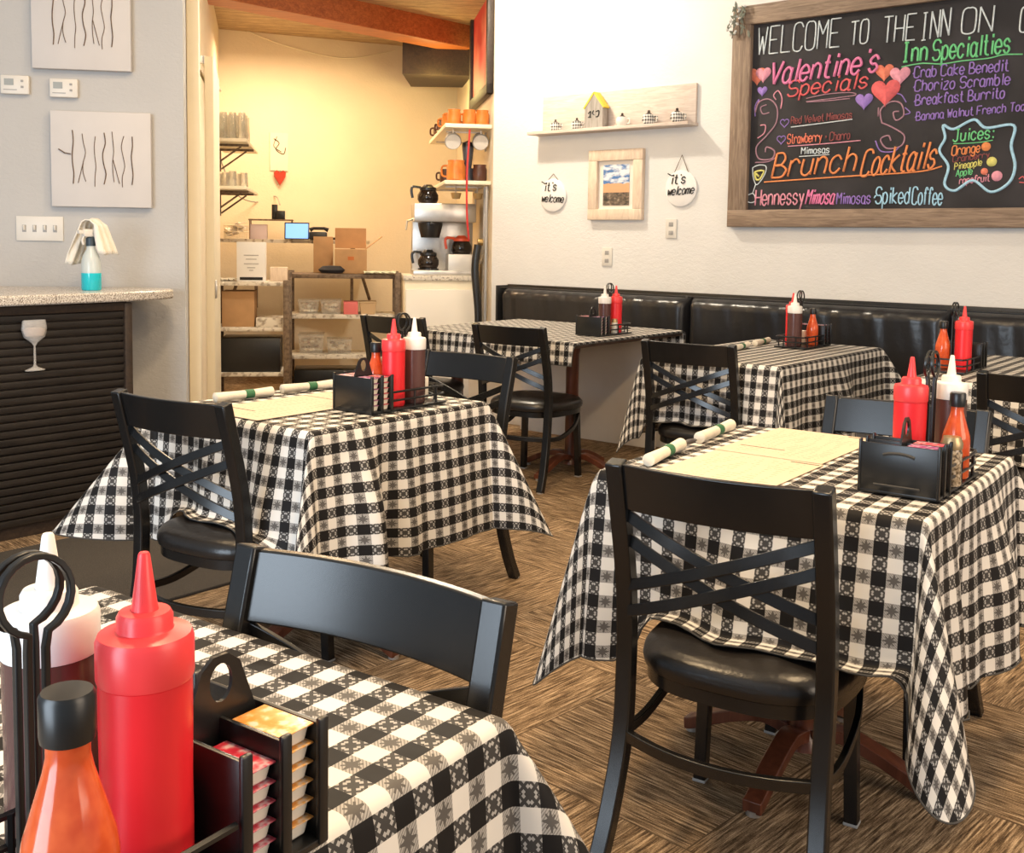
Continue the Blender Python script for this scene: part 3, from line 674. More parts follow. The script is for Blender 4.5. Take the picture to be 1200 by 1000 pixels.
for al, ou, lab in ((.12, .26, 'left of two small metal measuring cups hung under the lower pantry shelf'), (.12, .09, 'right of two small metal measuring cups hung under the lower pantry shelf')):
    c = thing('measuring_cup', lab, 'cup', pw(al, ou, 1.709), KROT, 'measuring cups under the pantry shelf')
    MB().lathe([(0, -.11), (.03, -.105), (.042, -.06), (.040, -.06), (.028, -.10), (0, -.104)], 18).build('bowl', mat('brass toned metal', (.55, .40, .20), .3, .8), c)
    MB().tube([(.0, .04, -.062), (0, .03, -.01), (0, 0, 0)], .005, 6).build('hook', M_STEEL, c)
pp = MB()
for xx, r in ((.12, .013), (.24, .011)): pp.tube([(xx, .03, .05), (xx, .03, 1.70)], r, 8)
pp.tube([(.12, .03, 1.25), (.24, .035, 1.18), (.24, .06, 1.1)], .01, 8)
o = pp.build('water_pipes', mat('grey galvanised pipe', (.42, .40, .37), .45, .5), loc=wb, rz=a2); tag(o, 'grey water pipes running down the wall beside the white cabinet', 'pipe')
vl = MB().lathe([(0, -.02), (.028, -.02), (.03, 0), (.028, .02), (0, .02)], 14, M=Matrix.Rotation(R_(90), 4, 'X')).build('pipe_valve', mat('brass valve', (.45, .30, .12), .35, .8), loc=pw(.06, .075, 1.27), rz=a2); tag(vl, 'brass valve on the grey water pipes by the coffee brewer', 'valve')
tag(MB().tube(smooth_path([pw(.0, .10, 1.25), pw(.0, .12, 1.05), pw(.0, .09, .7), pw(.0, .10, .3), pw(.02, .10, .02)], 6), .03, 10).build('drain_hose', M_PLBLK), 'thick black hose hanging beside the white cabinet to the floor', 'hose')
tag(MB().tube(smooth_path([pw(.02, .17, 2.13), pw(.0, .19, 1.8), pw(-.02, .19, 1.5), pw(.0, .17, 1.28)], 6), .008, 6).build('red_cord', mat('red rubber cord', (.55, .03, .03), .5)), 'thin red cord hanging in front of the pantry shelves', 'cord')
rp = thing('framed_poster', 'red poster in a thick black frame on the pantry wall', 'picture', wb + A2*.06 + N2*.02 + Vector((0, 0, 2.42)), a2)
MB().box((.55, 0, .5), (1.0, .012, .94)).build('poster', speckle('red faded poster', [(.4, (.62, .05, .05)), (.6, (.75, .22, .16))], 2.2), rp)
f_ = MB()
for c, d in (((.55, .008, .02), (1.16, .05, .08)), ((.55, .008, .98), (1.16, .05, .08)), ((.01, .008, .5), (.08, .05, 1.04)), ((1.09, .008, .5), (.08, .05, 1.04))): f_.box(c, d, bev=.004)
f_.build('frame', M_DKWOOD, rp)

# ------------------------------------------------------------------ banquette
bx0, bx1 = -5.16, 1.2
bn = thing('banquette', 'long black vinyl banquette along the white wall', 'bench', ((bx0+bx1)/2, 6.0, 0))
Lb = bx1-bx0
MB().box((0, .02, .20), (Lb, .30-.02, .40), bev=.003).box((0, -.10, .23), (Lb, .35, .36), bev=.004).build('plinth', mat('pale grey bench panel', (.62, .58, .53), .6, 0, .06, 3), bn)
MB().box((0, -.285, .06), (Lb, .02, .12), bev=.003).build('kickboard', mat('white painted kickboard', (.80, .78, .74), .5), bn)
edges = [bx0, -3.56, -1.9, -.25, bx1]
def cushion(x0, x1, y0, y1, z0, z1, axis):
    """padded vinyl panel with a few puckers along the top edge"""
    t = bmesh.new(); n, m = 70, 18; rows = []
    for i in range(n+1):
        u = i/n; e = min(u, 1-u); row = []
        for j in range(m+1):
            v = j/m; ev = min(v, 1-v)
            puff = min(1, (e*(x1-x0)/.05))**.5*min(1, (ev*(z1-z0)/.05 + .0))**.5
            wr = .010*math.sin(u*43+2.2*math.sin(u*9)) * max(0, v-.25)**1.2 * puff + .004*math.sin(u*97+v*5)*v*puff
            if axis == 'back': row.append(t.verts.new((x0+(x1-x0)*u, y1-(y1-y0)*(.35+.65*puff)-wr, z0+(z1-z0)*v)))
            else: row.append(t.verts.new((x0+(x1-x0)*u, y0+(y1-y0)*v, z0+(z1-z0)*(.3+.7*puff))))
        rows.append(row)
    for i in range(n):
        for j in range(m): t.faces.new((rows[i][j], rows[i+1][j], rows[i+1][j+1], rows[i][j+1]))
    ring = [rows[i][0] for i in range(n+1)] + [rows[n][j] for j in range(1, m+1)] + [rows[i][m] for i in range(n-1, -1, -1)] + [rows[0][j] for j in range(m-1, 0, -1)]
    bk_ = [t.verts.new((v.co.x, y1, v.co.z) if axis == 'back' else (v.co.x, v.co.y, z0)) for v in ring]
    L = len(ring)
    for i in range(L): t.faces.new((ring[i], ring[(i+1) % L], bk_[(i+1) % L], bk_[i]))
    t.faces.new(bk_); bmesh.ops.recalc_face_normals(t, faces=t.faces)
    mb = MB(); mb._add(t); return mb
off = Vector(((bx0+bx1)/2, 6.0, 0))
for a, b in zip(edges, edges[1:]):
    bo = cushion(a+.004, b-.004, 6.04, 6.18, .44, .94, 'back'); o = bo.build('back_cushion', M_BVINYL, bn, sharp=50); o.location = -off
    tp = MB().tube([(a+.01, 6.06, .937), (b-.01, 6.06, .937)], .005, 6).build('piping', M_PLBLK, o)
    so = cushion(a+.004, b-.004, 5.69, 6.05, .405, .47, 'seat'); o = so.build('seat_cushion', M_VINYL, bn, sharp=50); o.location = -off
MB().box((0, .165, .72), (Lb, .03, .48), bev=.004).build('back_panel', M_PLBLK, bn)
MB().box((-Lb/2-.008, .11, .47), (.018, .15, .965), bev=.004).build('end_panel', M_PLBLK, bn)

# ------------------------------------------------------------------ bench wall: shelf, pictures, signs, outlets
WS = WY - .001
sf = thing('display_shelf', 'pale wooden backed ledge shelf on the white wall', 'shelf', (-4.235, WS, 2.06))
MB().box((0, -.011, .135), (1.27, .02, .265), bev=.002).build('back_board', M_PALEW, sf)
MB().box((-.02, -.07, .0), (1.33, .14, .022), bev=.002).build('ledge', M_PALEW, sf)
zs = 2.0715
def onw(x, y, Y=None): return atY(x, y, WY if Y is None else Y)
hx = onw(699, 140, 6.13).x
hs = thing('wooden_house', 'small grey wooden house with a yellow roof edge on the ledge', 'ornament', (hx, 6.125, zs))
MB().prism([(-.075, 0), (.075, 0), (.075, .14), (0, .235), (-.075, .14)], -.03, .03, M=Matrix.Rotation(R_(90), 4, 'X')).build('house_block', wood('grey weathered wood', (.22, .20, .18), (.40, .37, .34), (12, 12, 2)), hs)
MB().sweep([(-.085, 0, .137), (0, 0, .244)], (0, 1, 0), .066, .012).sweep([(0, 0, .244), (.085, 0, .137)], (0, 1, 0), .066, .012).build('roof_edge', mat('yellow paint', (.75, .55, .05), .6), hs)
hm = MB(); hm.tube(smooth_path([(-.045, -.032, .10), (-.025, -.032, .115), (-.03, -.032, .08), (-.045, -.032, .075), (-.02, -.032, .075)], 4), .004, 5); hm.tube(smooth_path([(0, -.032, .12), (-.01, -.032, .10), (.005, -.032, .09)], 4), .004, 5); hm.tube(smooth_path([(.02, -.032, .11), (.045, -.032, .115), (.04, -.032, .08), (.02, -.032, .075)], 4), .004, 5); hm.build('house_lettering', M_PLBLK, hs)
M_MINI = NT('mini gingham', .6)
def _mini():
    n = M_MINI; x, y, z = n.sep(n.tc.outputs['Object']); S = .011
    a = n.math('LESS_THAN', n.math('FLOORED_MODULO', n.math('DIVIDE', n.math('ADD', x, y), S), 2.0), 1.0); b = n.math('LESS_THAN', n.math('FLOORED_MODULO', n.math('DIVIDE', z, S), 2.0), 1.0)
    n.color(n.mix(n.math('MULTIPLY', n.math('ADD', a, b), .5), (.8, .78, .74), (.02, .02, .02)))
_mini()
for px, lab, m, s_ in ((651, 'small checkered tea cup, leftmost on the wall ledge', M_MINI.m, .9), (676, 'small checkered tea cup just left of the wooden house', M_MINI.m, .9), (729, 'small white sugar bowl just right of the wooden house', M_WPLAST, 1.0), (760, 'small checkered tea cup right of the white sugar bowl', M_MINI.m, 1.05), (793, 'small checkered tea cup, rightmost on the wall ledge', M_MINI.m, 1.05)):
    X = onw(px, 145, 6.12).x
    t = thing('miniature_teapot', lab, 'ornament', (X, 6.12, zs), 0, 'miniature crockery on the ledge')
    r = .042*s_
    MB().lathe([(0, 0), (r*.7, 0), (r, r*.5), (r, r*1.0), (r*.75, r*1.5), (0, r*1.6)], 18).build('pot', m, t)
    MB().lathe([(0, r*1.55), (r*.5, r*1.6), (r*.2, r*1.8), (r*.2, r*2.1), (0, r*2.2)], 12).build('lid', M_DKWOOD, t)
    MB().tube(smooth_path([(r*.9, 0, r*1.2), (r*1.5, 0, r*1.1), (r*1.4, 0, r*.5), (r*.9, 0, r*.4)], 4), .005, 6).build('handle', m, t)
# framed picture
a, b = onw(692, 258), onw(757, 174)
cx, cz, wd, hg = (a.x+b.x)/2, (a.z+b.z)/2, b.x-a.x, b.z-a.z
fp = thing('framed_picture', 'landscape picture in a wide pale wooden frame below the ledge', 'picture', (cx, WS, cz))
f_ = MB(); bw = .075
f_.box((0, -.02, hg/2-bw/2), (wd, .04, bw), bev=.004); f_.box((0, -.02, -hg/2+bw/2), (wd, .04, bw), bev=.004); f_.box((-wd/2+bw/2, -.02, 0), (bw, .04, hg-2*bw), bev=.004); f_.box((wd/2-bw/2, -.02, 0), (bw, .04, hg-2*bw), bev=.004)
f_.build('frame', M_PINEW, fp); MB().box((0, -.008, 0), (wd-2*bw+.01, .012, hg-2*bw+.01)).build('mount', M_PAPER, fp)
n = NT('printed landscape', .5); o_ = n.tc.outputs['Object']; x, y, z = n.sep(o_)
zz = n.math('ADD', n.math('DIVIDE', z, .26), .5); sky = n.ramp(n.noise(n.mapping(o_, scale=(9, 1, 22)), 1.3, 4), [(.42, (.06, .17, .42)), (.56, (.75, .78, .82))])
land = n.ramp(n.noise(n.mapping(o_, scale=(20, 1, 30)), 1.5, 4), [(.35, (.03, .025, .02)), (.6, (.20, .15, .11)), (.75, (.45, .38, .3))])
c = n.mix(n.math('GREATER_THAN', n.math('ADD', zz, n.math('MULTIPLY', n.noise(n.mapping(o_, scale=(25, 1, 1)), 1.0, 3), .12)), .60), (.68, .37, .20), sky)
c = n.mix(n.math('GREATER_THAN', zz, .30), land, c); n.color(c)
MB().box((0, -.016, .0), (wd*.48, .006, hg*.58)).build('print', n.m, fp)
# round signs
for (px, py, lab, two) in ((649, 229, 'round white welcome sign hung left of the framed picture', 0), (799, 221, 'round white welcome sign hung on a cord right of the framed picture', 1)):
    p = onw(px, py); t = thing('welcome_sign', lab, 'sign', (p.x, WS-.001, p.z), 0, 'round welcome signs')
    MB().lathe([(0, 0), (.115, 0), (.12, .003), (.12, .011), (.115, .014), (0, .014)], 40, M=Matrix.Rotation(R_(90), 4, 'X')).build('disc', mat('white painted wood', (.84, .82, .80), .6), t)
    ch = .10 if two else .035
    MB().tube([(-.055, -.01, .10), (0, -.006, .12+ch), (.055, -.01, .10)], .0028, 5).build('cord', M_TWIG, t)
    tx = MB(); write(tx, 'welcome', (-.10, -.016, -.045), (.10, -.016, -.055 if not two else -.035), .055, .0035, (0, -1, 0), .25)
    write(tx, "it's" if two == 0 else "it's", (-.075, -.016, .03), (.035, -.016, .035), .06, .0042, (0, -1, 0), .2)
    tx.tube([(-.10, -.016, .10), (-.07, -.016, .085), (-.05, -.016, .09)], .004, 5); tx.build('lettering', M_PLBLK, t)
for (px, py, lab) in ((712, 301, 'white wall outlet just above the banquette back'), (787, 268, 'white wall outlet under the right-hand round sign')):
    p = onw(px, py); t = thing('wall_outlet', lab, 'outlet', (p.x, WS, p.z), 0, 'outlets on the bench wall')
    MB().box((0, -.004, 0), (.085, .008, .13), bev=.003).build('plate', M_WPLAST, t)
    for dz in (.028, -.028): MB().box((0, -.0085, dz), (.034, .003, .028), bev=.001).build('receptacle', M_GREY, t)

# chalkboard
BY = WY - .045
a, b = atY(852, 266, BY), atY(861, 9, BY)
bl_, br_, bb, bt = a.x, .15, a.z, b.z
fwid = .13; fb = .108; ft = .118
cbd = thing('chalkboard', 'big framed black chalkboard of coloured handwritten specials on the white wall', 'chalkboard', (0, 0, 0))
MB().box(((bl_+br_)/2, WY-.028, bb+fb/2), (br_-bl_, .052, fb), bev=.005).build('frame_rail', M_FRAME, cbd)
MB().box(((bl_+br_)/2, WY-.028, bt-ft/2), (br_-bl_, .052, ft), bev=.005).build('frame_rail', M_FRAME, cbd)
for xx in (bl_+fwid/2, br_-fwid/2): MB().box((xx, WY-.028, (bb+fb+bt-ft)/2), (fwid, .05, bt-bb-fb-ft+.004), bev=.005).build('frame_stile', M_FRAMEV, cbd)
MB().box(((bl_+br_)/2, WY-.012, (bb+bt)/2), (br_-bl_-.1, .014, bt-bb-.1)).build('slate', M_SLATE, cbd)
SY = WY - .020
def zp(x, y): return atY(840+x/3.3333, y/3.3333, SY)           # a point on the slate
def chalk(name, col): return mat('chalk '+name, col, .9, 0, .12, 60, spec=.1)
CH = dict(white=(.72, .80, .84), pink=(.80, .25, .46), red=(.78, .16, .17), coral=(.80, .24, .16), green=(.20, .66, .30), purple=(.34, .22, .60), orange=(.82, .30, .12), blue=(.42, .70, .90), yellow=(.72, .68, .22), dim=(.30, .10, .10), mauve=(.42, .24, .30), rose=(.78, .35, .45))
LINES = [('WELCOME', 158, 215, 480, 182, 105, 'white', .0045), ('TO', 520, 178, 590, 166, 90, 'white', .0045), ('THE', 648, 168, 775, 155, 100, 'white', .0045), ('INN', 792, 160, 908, 138, 105, 'white', .0045), ('ON', 955, 133, 1078, 122, 98, 'white', .0045), ('C', 1182, 126, 1215, 123, 95, 'white', .0045),
 ("Valentine's", 205, 332, 628, 278, 84, 'pink', .0085), ('Specials', 275, 378, 588, 342, 58, 'red', .0060),
 ('Inn', 722, 243, 822, 236, 74, 'green', .0068), ('Specialties', 843, 236, 1145, 205, 76, 'green', .0060),
 ('.Crab Cake Benedit', 760, 305, 1138, 277, 42, 'purple', .0042), ('.Chorizo Scramble', 762, 358, 1145, 330, 42, 'purple', .0042), ('.Breakfast Burrito', 765, 413, 1124, 383, 40, 'purple', .0042), ('.Banana Walnut French Toast', 770, 472, 1240, 428, 32, 'purple', .0036),
 ('Red Velvet Mimosas', 290, 485, 528, 462, 28, 'dim', .0034), ('Strawberry', 275, 562, 410, 552, 36, 'coral', .0034), ('& Charro', 420, 552, 520, 543, 32, 'dim', .0034), ('Mimosas', 330, 603, 440, 597, 26, 'white', .0032),
 ('Brunch', 215, 695, 540, 668, 92, 'orange', .0068), ('Cocktails', 560, 690, 850, 655, 98, 'orange', .0068),
 ('Hennessy', 150, 803, 340, 797, 60, 'rose', .0050), ('Mimosa', 346, 798, 455, 796, 56, 'pink', .0050), ('Mimosas', 468, 798, 600, 795, 44, 'purple', .0040), ('.Spiked', 608, 795, 752, 795, 62, 'blue', .0046), ('Coffee', 762, 798, 880, 801, 66, 'blue', .0046),
 ('Juices:', 922, 553, 1082, 540, 46, 'green', .0044), ('Orange', 918, 608, 1028, 594, 36, 'orange', .0038), ('Cranberry', 922, 634, 1065, 615, 24, 'dim', .0028), ('Pineapple', 928, 664, 1035, 646, 26, 'yellow', .0028), ('Apple', 934, 690, 998, 681, 26, 'green', .0028), ('Grapefruit', 930, 722, 1065, 708, 28, 'rose', .0028)]
NRM = (0, -1, 0)
class Mark:
    """one chalked word, line or shape of the board, each a part of its own"""
    def __init__(s, c, nm): s.c, s.nm = c, nm
    def __getattr__(s, k):
        def f(*a, **kw):
            mb = MB(); getattr(mb, k)(*a, **kw); return mb.build(s.nm, chalk(s.c, CH[s.c]), cbd, sharp=180)
        return f
def cm(c, nm='chalk_line'): return Mark(c, nm)
for s, x0, y0, x1, y1, hpx, c, r in LINES:
    p0, p1 = zp(x0, y0), zp(x1, y1); hh = zp(x0, y0-hpx).z - p0.z
    mk = MB(); write(mk, s, p0, p1, hh, r, NRM, .22 if c in ('pink', 'red', 'orange') and hpx > 50 else .05); mk.build('lettering', chalk(c, CH[c]), cbd, sharp=180)
def line(c, pts, r, closed=False, k=6): cm(c).tube(smooth_path([zp(*p) for p in pts], k, closed), r, 5, closed)
line('green', [(722, 262), (800, 248), (880, 250), (960, 238), (1060, 228), (1120, 214), (1195, 212)], .004)
line('white', [(290, 497), (410, 482), (530, 466)], .0035); line('rose', [(278, 572), (420, 562), (562, 549)], .0035); line('white', [(322, 612), (440, 604)], .003)
line('orange', [(185, 712), (500, 690), (780, 672), (880, 650)], .005)
line('green', [(925, 562), (980, 560), (1030, 556), (1078, 548)], .003)
line('mauve', [(350, 385), (430, 368), (520, 362), (540, 372), (450, 385), (350, 398), (420, 395), (520, 385)], .0035)
line('blue', [(885, 490), (925, 505), (1005, 468), (1052, 500), (1160, 490), (1150, 570), (1165, 650), (1140, 715), (1070, 750), (1000, 705), (930, 745), (890, 720), (905, 650), (870, 590), (892, 540)], .0085, True)
line('rose', [(250, 425), (255, 385), (240, 355), (222, 372), (232, 390)], .004); line('purple', [(150, 455), (150, 415), (165, 388), (160, 410)], .0035)
line('mauve', [(150, 440), (165, 400), (205, 388), (235, 420), (232, 480), (195, 530), (155, 575), (165, 620), (215, 620), (225, 590), (195, 575), (190, 595)], .0050)
line('mauve', [(205, 440), (180, 445), (172, 420), (195, 410)], .004); line('rose', [(160, 540), (185, 520), (190, 490), (170, 490)], .004); line('mauve', [(150, 635), (200, 632), (232, 615)], .004)
line('mauve', [(630, 455), (632, 420)], .004); line('mauve', [(645, 480), (640, 430), (680, 398), (720, 405), (730, 450), (700, 470), (690, 440), (712, 435)], .0048)
line('mauve', [(645, 480), (690, 500), (732, 530), (720, 570), (665, 580), (640, 545), (670, 530), (680, 550)], .0048); line('purple', [(620, 550), (640, 590), (690, 592), (712, 575)], .004); line('purple', [(740, 400), (722, 372), (700, 365)], .0035); line('purple', [(735, 420), (755, 440), (735, 448)], .0035)
HN = [0]
def heart(c, x, y, r, fill=True):
    HN[0] += 1; e_ = .0006*HN[0]
    s = r/3.3333/FPX*7.9
    P = []
    for i in range(28):
        t = i*2*math.pi/28; P.append((s*(16*math.sin(t)**3)/15, s*(13*math.cos(t)-5*math.cos(2*t)-2*math.cos(3*t)-math.cos(4*t))/15))
    o = zp(x, y)
    if fill: cm(c, 'chalk_heart').prism(P, 0, .002 + e_, M=Matrix.Translation(o + Vector((0, .0015, 0))) @ Matrix.Rotation(R_(90), 4, 'X'))
    else: cm(c, 'chalk_heart').tube([(o.x+px, SY, o.z+pz) for px, pz in P], .003, 5, True)
for h_ in (('coral', 158, 295, 30), ('rose', 182, 290, 26), ('purple', 178, 355, 17), ('coral', 655, 280, 27), ('rose', 716, 293, 29), ('red', 660, 357, 42), ('purple', 576, 393, 26)): heart(*h_)
heart('purple', 265, 480, 14, False); heart('purple', 252, 545, 14, False)
for c, x, y, r in (('orange', 1052, 573, 13), ('yellow', 1074, 632, 14), ('coral', 1045, 670, 10), ('rose', 1094, 688, 15)):
    o = zp(x, y); s = r/3.3333/FPX*7.9; cm(c, 'chalk_fruit').lathe([(0, 0), (s, 0), (s, .003), (0, .003)], 18, M=Matrix.Translation(o + Vector((0, .0015, 0))) @ Matrix.Rotation(R_(90), 4, 'X'))
line('white', [(140, 655), (142, 690), (152, 720), (165, 715), (188, 680), (192, 650), (165, 645), (140, 655)], .0035, k=4); line('white', [(152, 720), (140, 755)], .003)
line('white', [(140, 755), (118, 765), (112, 782), (132, 792), (150, 785), (148, 765), (140, 755)], .0035, k=4); line('yellow', [(148, 672), (153, 700), (168, 700), (184, 668), (150, 672), (165, 690)], .0065, k=3); line('red', [(1180, 700), (1196, 690), (1205, 712), (1182, 712)], .003)
# berry sprig
sp = thing('berry_sprig', 'grey berry sprig pinned at the upper left corner of the chalkboard', 'decoration', atY(868, 20, WY-.06))
lf = MB(); be = MB()
for i in range(34):
    a = random.uniform(0, 6.28); r = random.uniform(.01, .085); z_ = random.uniform(-.12, .07)
    p = Vector((r*math.cos(a)*.8 + .02*math.sin(z_*30), -.015-.02*random.random(), z_))
    if i % 2: be.lathe([(0, -.009), (.008, -.004), (.009, .003), (0, .010)], 8, c=p)
    else: lf.lathe([(0, -.028), (.009, -.008), (.010, .006), (0, .028)], 6, c=p, M=Matrix.Rotation(random.uniform(-1.3, 1.3), 4, 'Y') @ Matrix.Scale(.35, 4, (0, 1, 0)))
lf.build('leaves', mat('grey green leaf', (.13, .14, .11), .8, 0, .3, 30), sp); be.build('berries', mat('pale grey berry', (.60, .60, .58), .6), sp)
st = MB()
for dx in (-.05, 0, .045): st.tube(smooth_path([(0, -.01, .05), (dx*.6, -.015, -.02), (dx, -.012, -.13)], 5), .003, 5)
st.build('stem', M_TWIG, sp)

# ------------------------------------------------------------------ chairs
def make_chair(label, loc, rz, group):
    t = thing('dining_chair', label, 'chair', loc, rz, group)
    hw = .207
    for s in (-1, 1):
        P = smooth_path([(s*(hw+.015), -.285, 0), (s*(hw+.008), -.245, .10), (s*hw, -.208, .25), (s*hw, -.196, .40), (s*hw, -.197, .50), (s*hw, -.212, .62), (s*hw, -.268, .846)], 4)
        l = MB().sweep(P, (1, 0, 0), .036, .034).build('leg', M_BLK, t, bevel=.004)
        MB().lathe([(0, 0), (.017, 0), (.018, .006), (0, .008)], 12, c=(s*(hw+.015), -.285, -.0)).build('foot_glide', M_GREY, l)
        P = [(s*.165, .165, .392), (s*.178, .175, .0)]
        l = MB().sweep(P, (1, 0, 0), .030, .030).build('leg', M_BLK, t, bevel=.003)
        MB().box((s*.178, .175, .004), (.032, .032, .008), bev=.002).build('foot_glide', M_GREY, l)
    # curved top rail
    tb_ = bmesh.new(); n = 16; rows = []
    for i in range(n+1):
        u = i/n*2-1; x = u*(hw-.012); bow = .028*(1-u*u)
        row = []
        for (z, dy) in ((.746, 0), (.843, 0)):
            y = -.212 - (z-.62)*.248 - bow
            row += [tb_.verts.new((x, y-.008, z)), tb_.verts.new((x, y+.008, z))]
        rows.append(row)
    for a, b in zip(rows, rows[1:]):
        for (p, q) in ((0, 1), (1, 3), (3, 2), (2, 0)): tb_.faces.new((a[p], a[q], b[q], b[p]))
    for r in (rows[0], rows[-1]): tb_.faces.new((r[0], r[1], r[3], r[2]))
    bmesh.ops.recalc_face_normals(tb_, faces=tb_.faces)
    mb = MB(); mb._add(tb_); mb.build('top_rail', M_BLK, t, bevel=.003)
    for s in (-1, 1):
        for dz in (0, -.054):
            pts = []
            for i in range(13):
                u = i/12; x = s*(-1+2*u)*(hw-.010); z = .735 + dz - (.735-.580)*u
                y = -.212 - max(0, z-.62)*.248 + .02*max(0, .62-z) - .040*(1-(2*u-1)**2) + (.004 if s > 0 else -.004)
                pts.append((x, y, z))
            MB().sweep(pts, (0, .15, 1), .024, .008).build('cross_strap', M_BLK, t, bevel=.0015)
    # seat
    def outline(s, k=40):
        P = []
        for i in range(k):
            a = 2*math.pi*i/k; c, q = math.cos(a), math.sin(a); e = 2/3.0
            x = math.copysign(abs(c)**e, c)*.222*s; y = math.copysign(abs(q)**e, q)*.224*s + .008
            x *= 1 + .05*(y/.2); P.append((x, y))
        return P
    def stack(levels, name, m):
        tt = bmesh.new(); rings = []
        for sc, z in levels: rings.append([tt.verts.new((x, y, z)) for x, y in outline(sc)])
        for a, b in zip(rings, rings[1:]):
            for i in range(40): tt.faces.new((a[i], a[(i+1) % 40], b[(i+1) % 40], b[i]))
        tt.faces.new(rings[0][::-1]); tt.faces.new(rings[-1]); bmesh.ops.recalc_face_normals(tt, faces=tt.faces)
        m_ = MB(); m_._add(tt); return m_.build(name, m, t)
    stack([(.96, .394), (1.0, .398), (1.014, .412), (1.0, .428), (.95, .441), (.84, .450), (.6, .456), (.25, .458)], 'seat', M_VINYL)
    stack([(.90, .366), (.968, .366), (.968, .394), (.90, .394)], 'seat_frame', M_BLK)
    P = [(-hw + .004 + 2*(hw-.004)*i/14, -.208 - .055*(1-(i/7-1)**2), .262) for i in range(15)]
    MB().sweep(P, (0, 0, 1), .024, .016).build('stretcher', M_BLK, t, bevel=.002)
    for s in (-1, 1):
        P = smooth_path([(s*hw, -.20, .262), (s*(hw+.004), -.08, .255), (s*(hw+.0), .06, .29), (s*.19, .14, .34), (s*.175, .155, .372)], 4)
        MB().sweep(P, (0, 0, 1), .022, .014).build('side_brace', M_BLK, t, bevel=.002)
    return t
GC = 'black cross-back dining chairs'
CH0 = make_chair('black cross-back chair in the right foreground with its back to us at the napkin-set table', (-1.012, 2.045, 0), R_(8), GC)
def chair(x, y, deg, lab): return dup(CH0, (x - .018*math.sin(R_(deg)), y + .018*math.cos(R_(deg)), 0), R_(deg), lab, GC)
chair(-.985, .69, 180+8, 'black chair whose wide top rail rises behind the near table and its jelly rack')
chair(-2.58, 1.86, 8, 'black cross-back chair at the left table, its seat showing beside the red bottle nozzle')
chair(-2.73, 2.80, 180+4, 'black chair tucked at the far side of the left table behind its sauce bottles')
chair(-1.03, 2.74, 180+3, 'black chair at the far side of the right table, rail behind its red bottle')
chair(-3.55, 4.46, 6, 'black chair at the wide bench table with its bare seat beside the wooden pedestal')
chair(-4.42, 4.46, 8, 'black chair behind the left table bottles, at the left of the wide bench table')
chair(-2.43, 4.36, 6, 'black cross-back chair at the middle bench table with the condiment tray')
chair(-.93, 4.22, 5, 'black cross-back chair cut off by the right edge of the picture')

# ------------------------------------------------------------------ tables and cloths
TZ = .755
def make_table(label, cx, cy, hx, hy, rz, peds=((0, 0),)):
    t = thing('dining_table', label, 'table', (cx, cy, 0), rz, 'dining tables')
    MB().box((0, 0, TZ-.016), (hx*2, hy*2, .030), bev=.004).build('table_top', M_TOP, t)
    for (px, py) in peds:
        c = MB().lathe([(0, .05), (.055, .05), (.05, .07), (.038, .085), (.036, .12), (.036, .66), (.045, .70), (.12, .715), (.12, .724), (0, .724)], 20, c=(px, py, 0)).build('pedestal', M_BASE, t)
        for k in range(4):
            a = k*math.pi/2
            d = Vector((math.cos(a), math.sin(a), 0)); side = Vector((-d.y, d.x, 0))
            P = smooth_path([Vector((px, py, .085)) + d*.03, Vector((px, py, .10)) + d*.10, Vector((px, py, .07)) + d*.20, Vector((px, py, .028)) + d*.29, Vector((px, py, .022)) + d*.315], 4)
            f = MB().sweep(P, side, [.055]*4+[.05]*6+[.045]*7 if len(P) == 17 else .05, .03).build('foot', M_BASE, t, bevel=.006)
            MB().lathe([(0, 0), (.018, 0), (.018, .012), (0, .012)], 12, c=Vector((px, py, 0)) + d*.30).build('glide', M_STEEL, f)
    return t
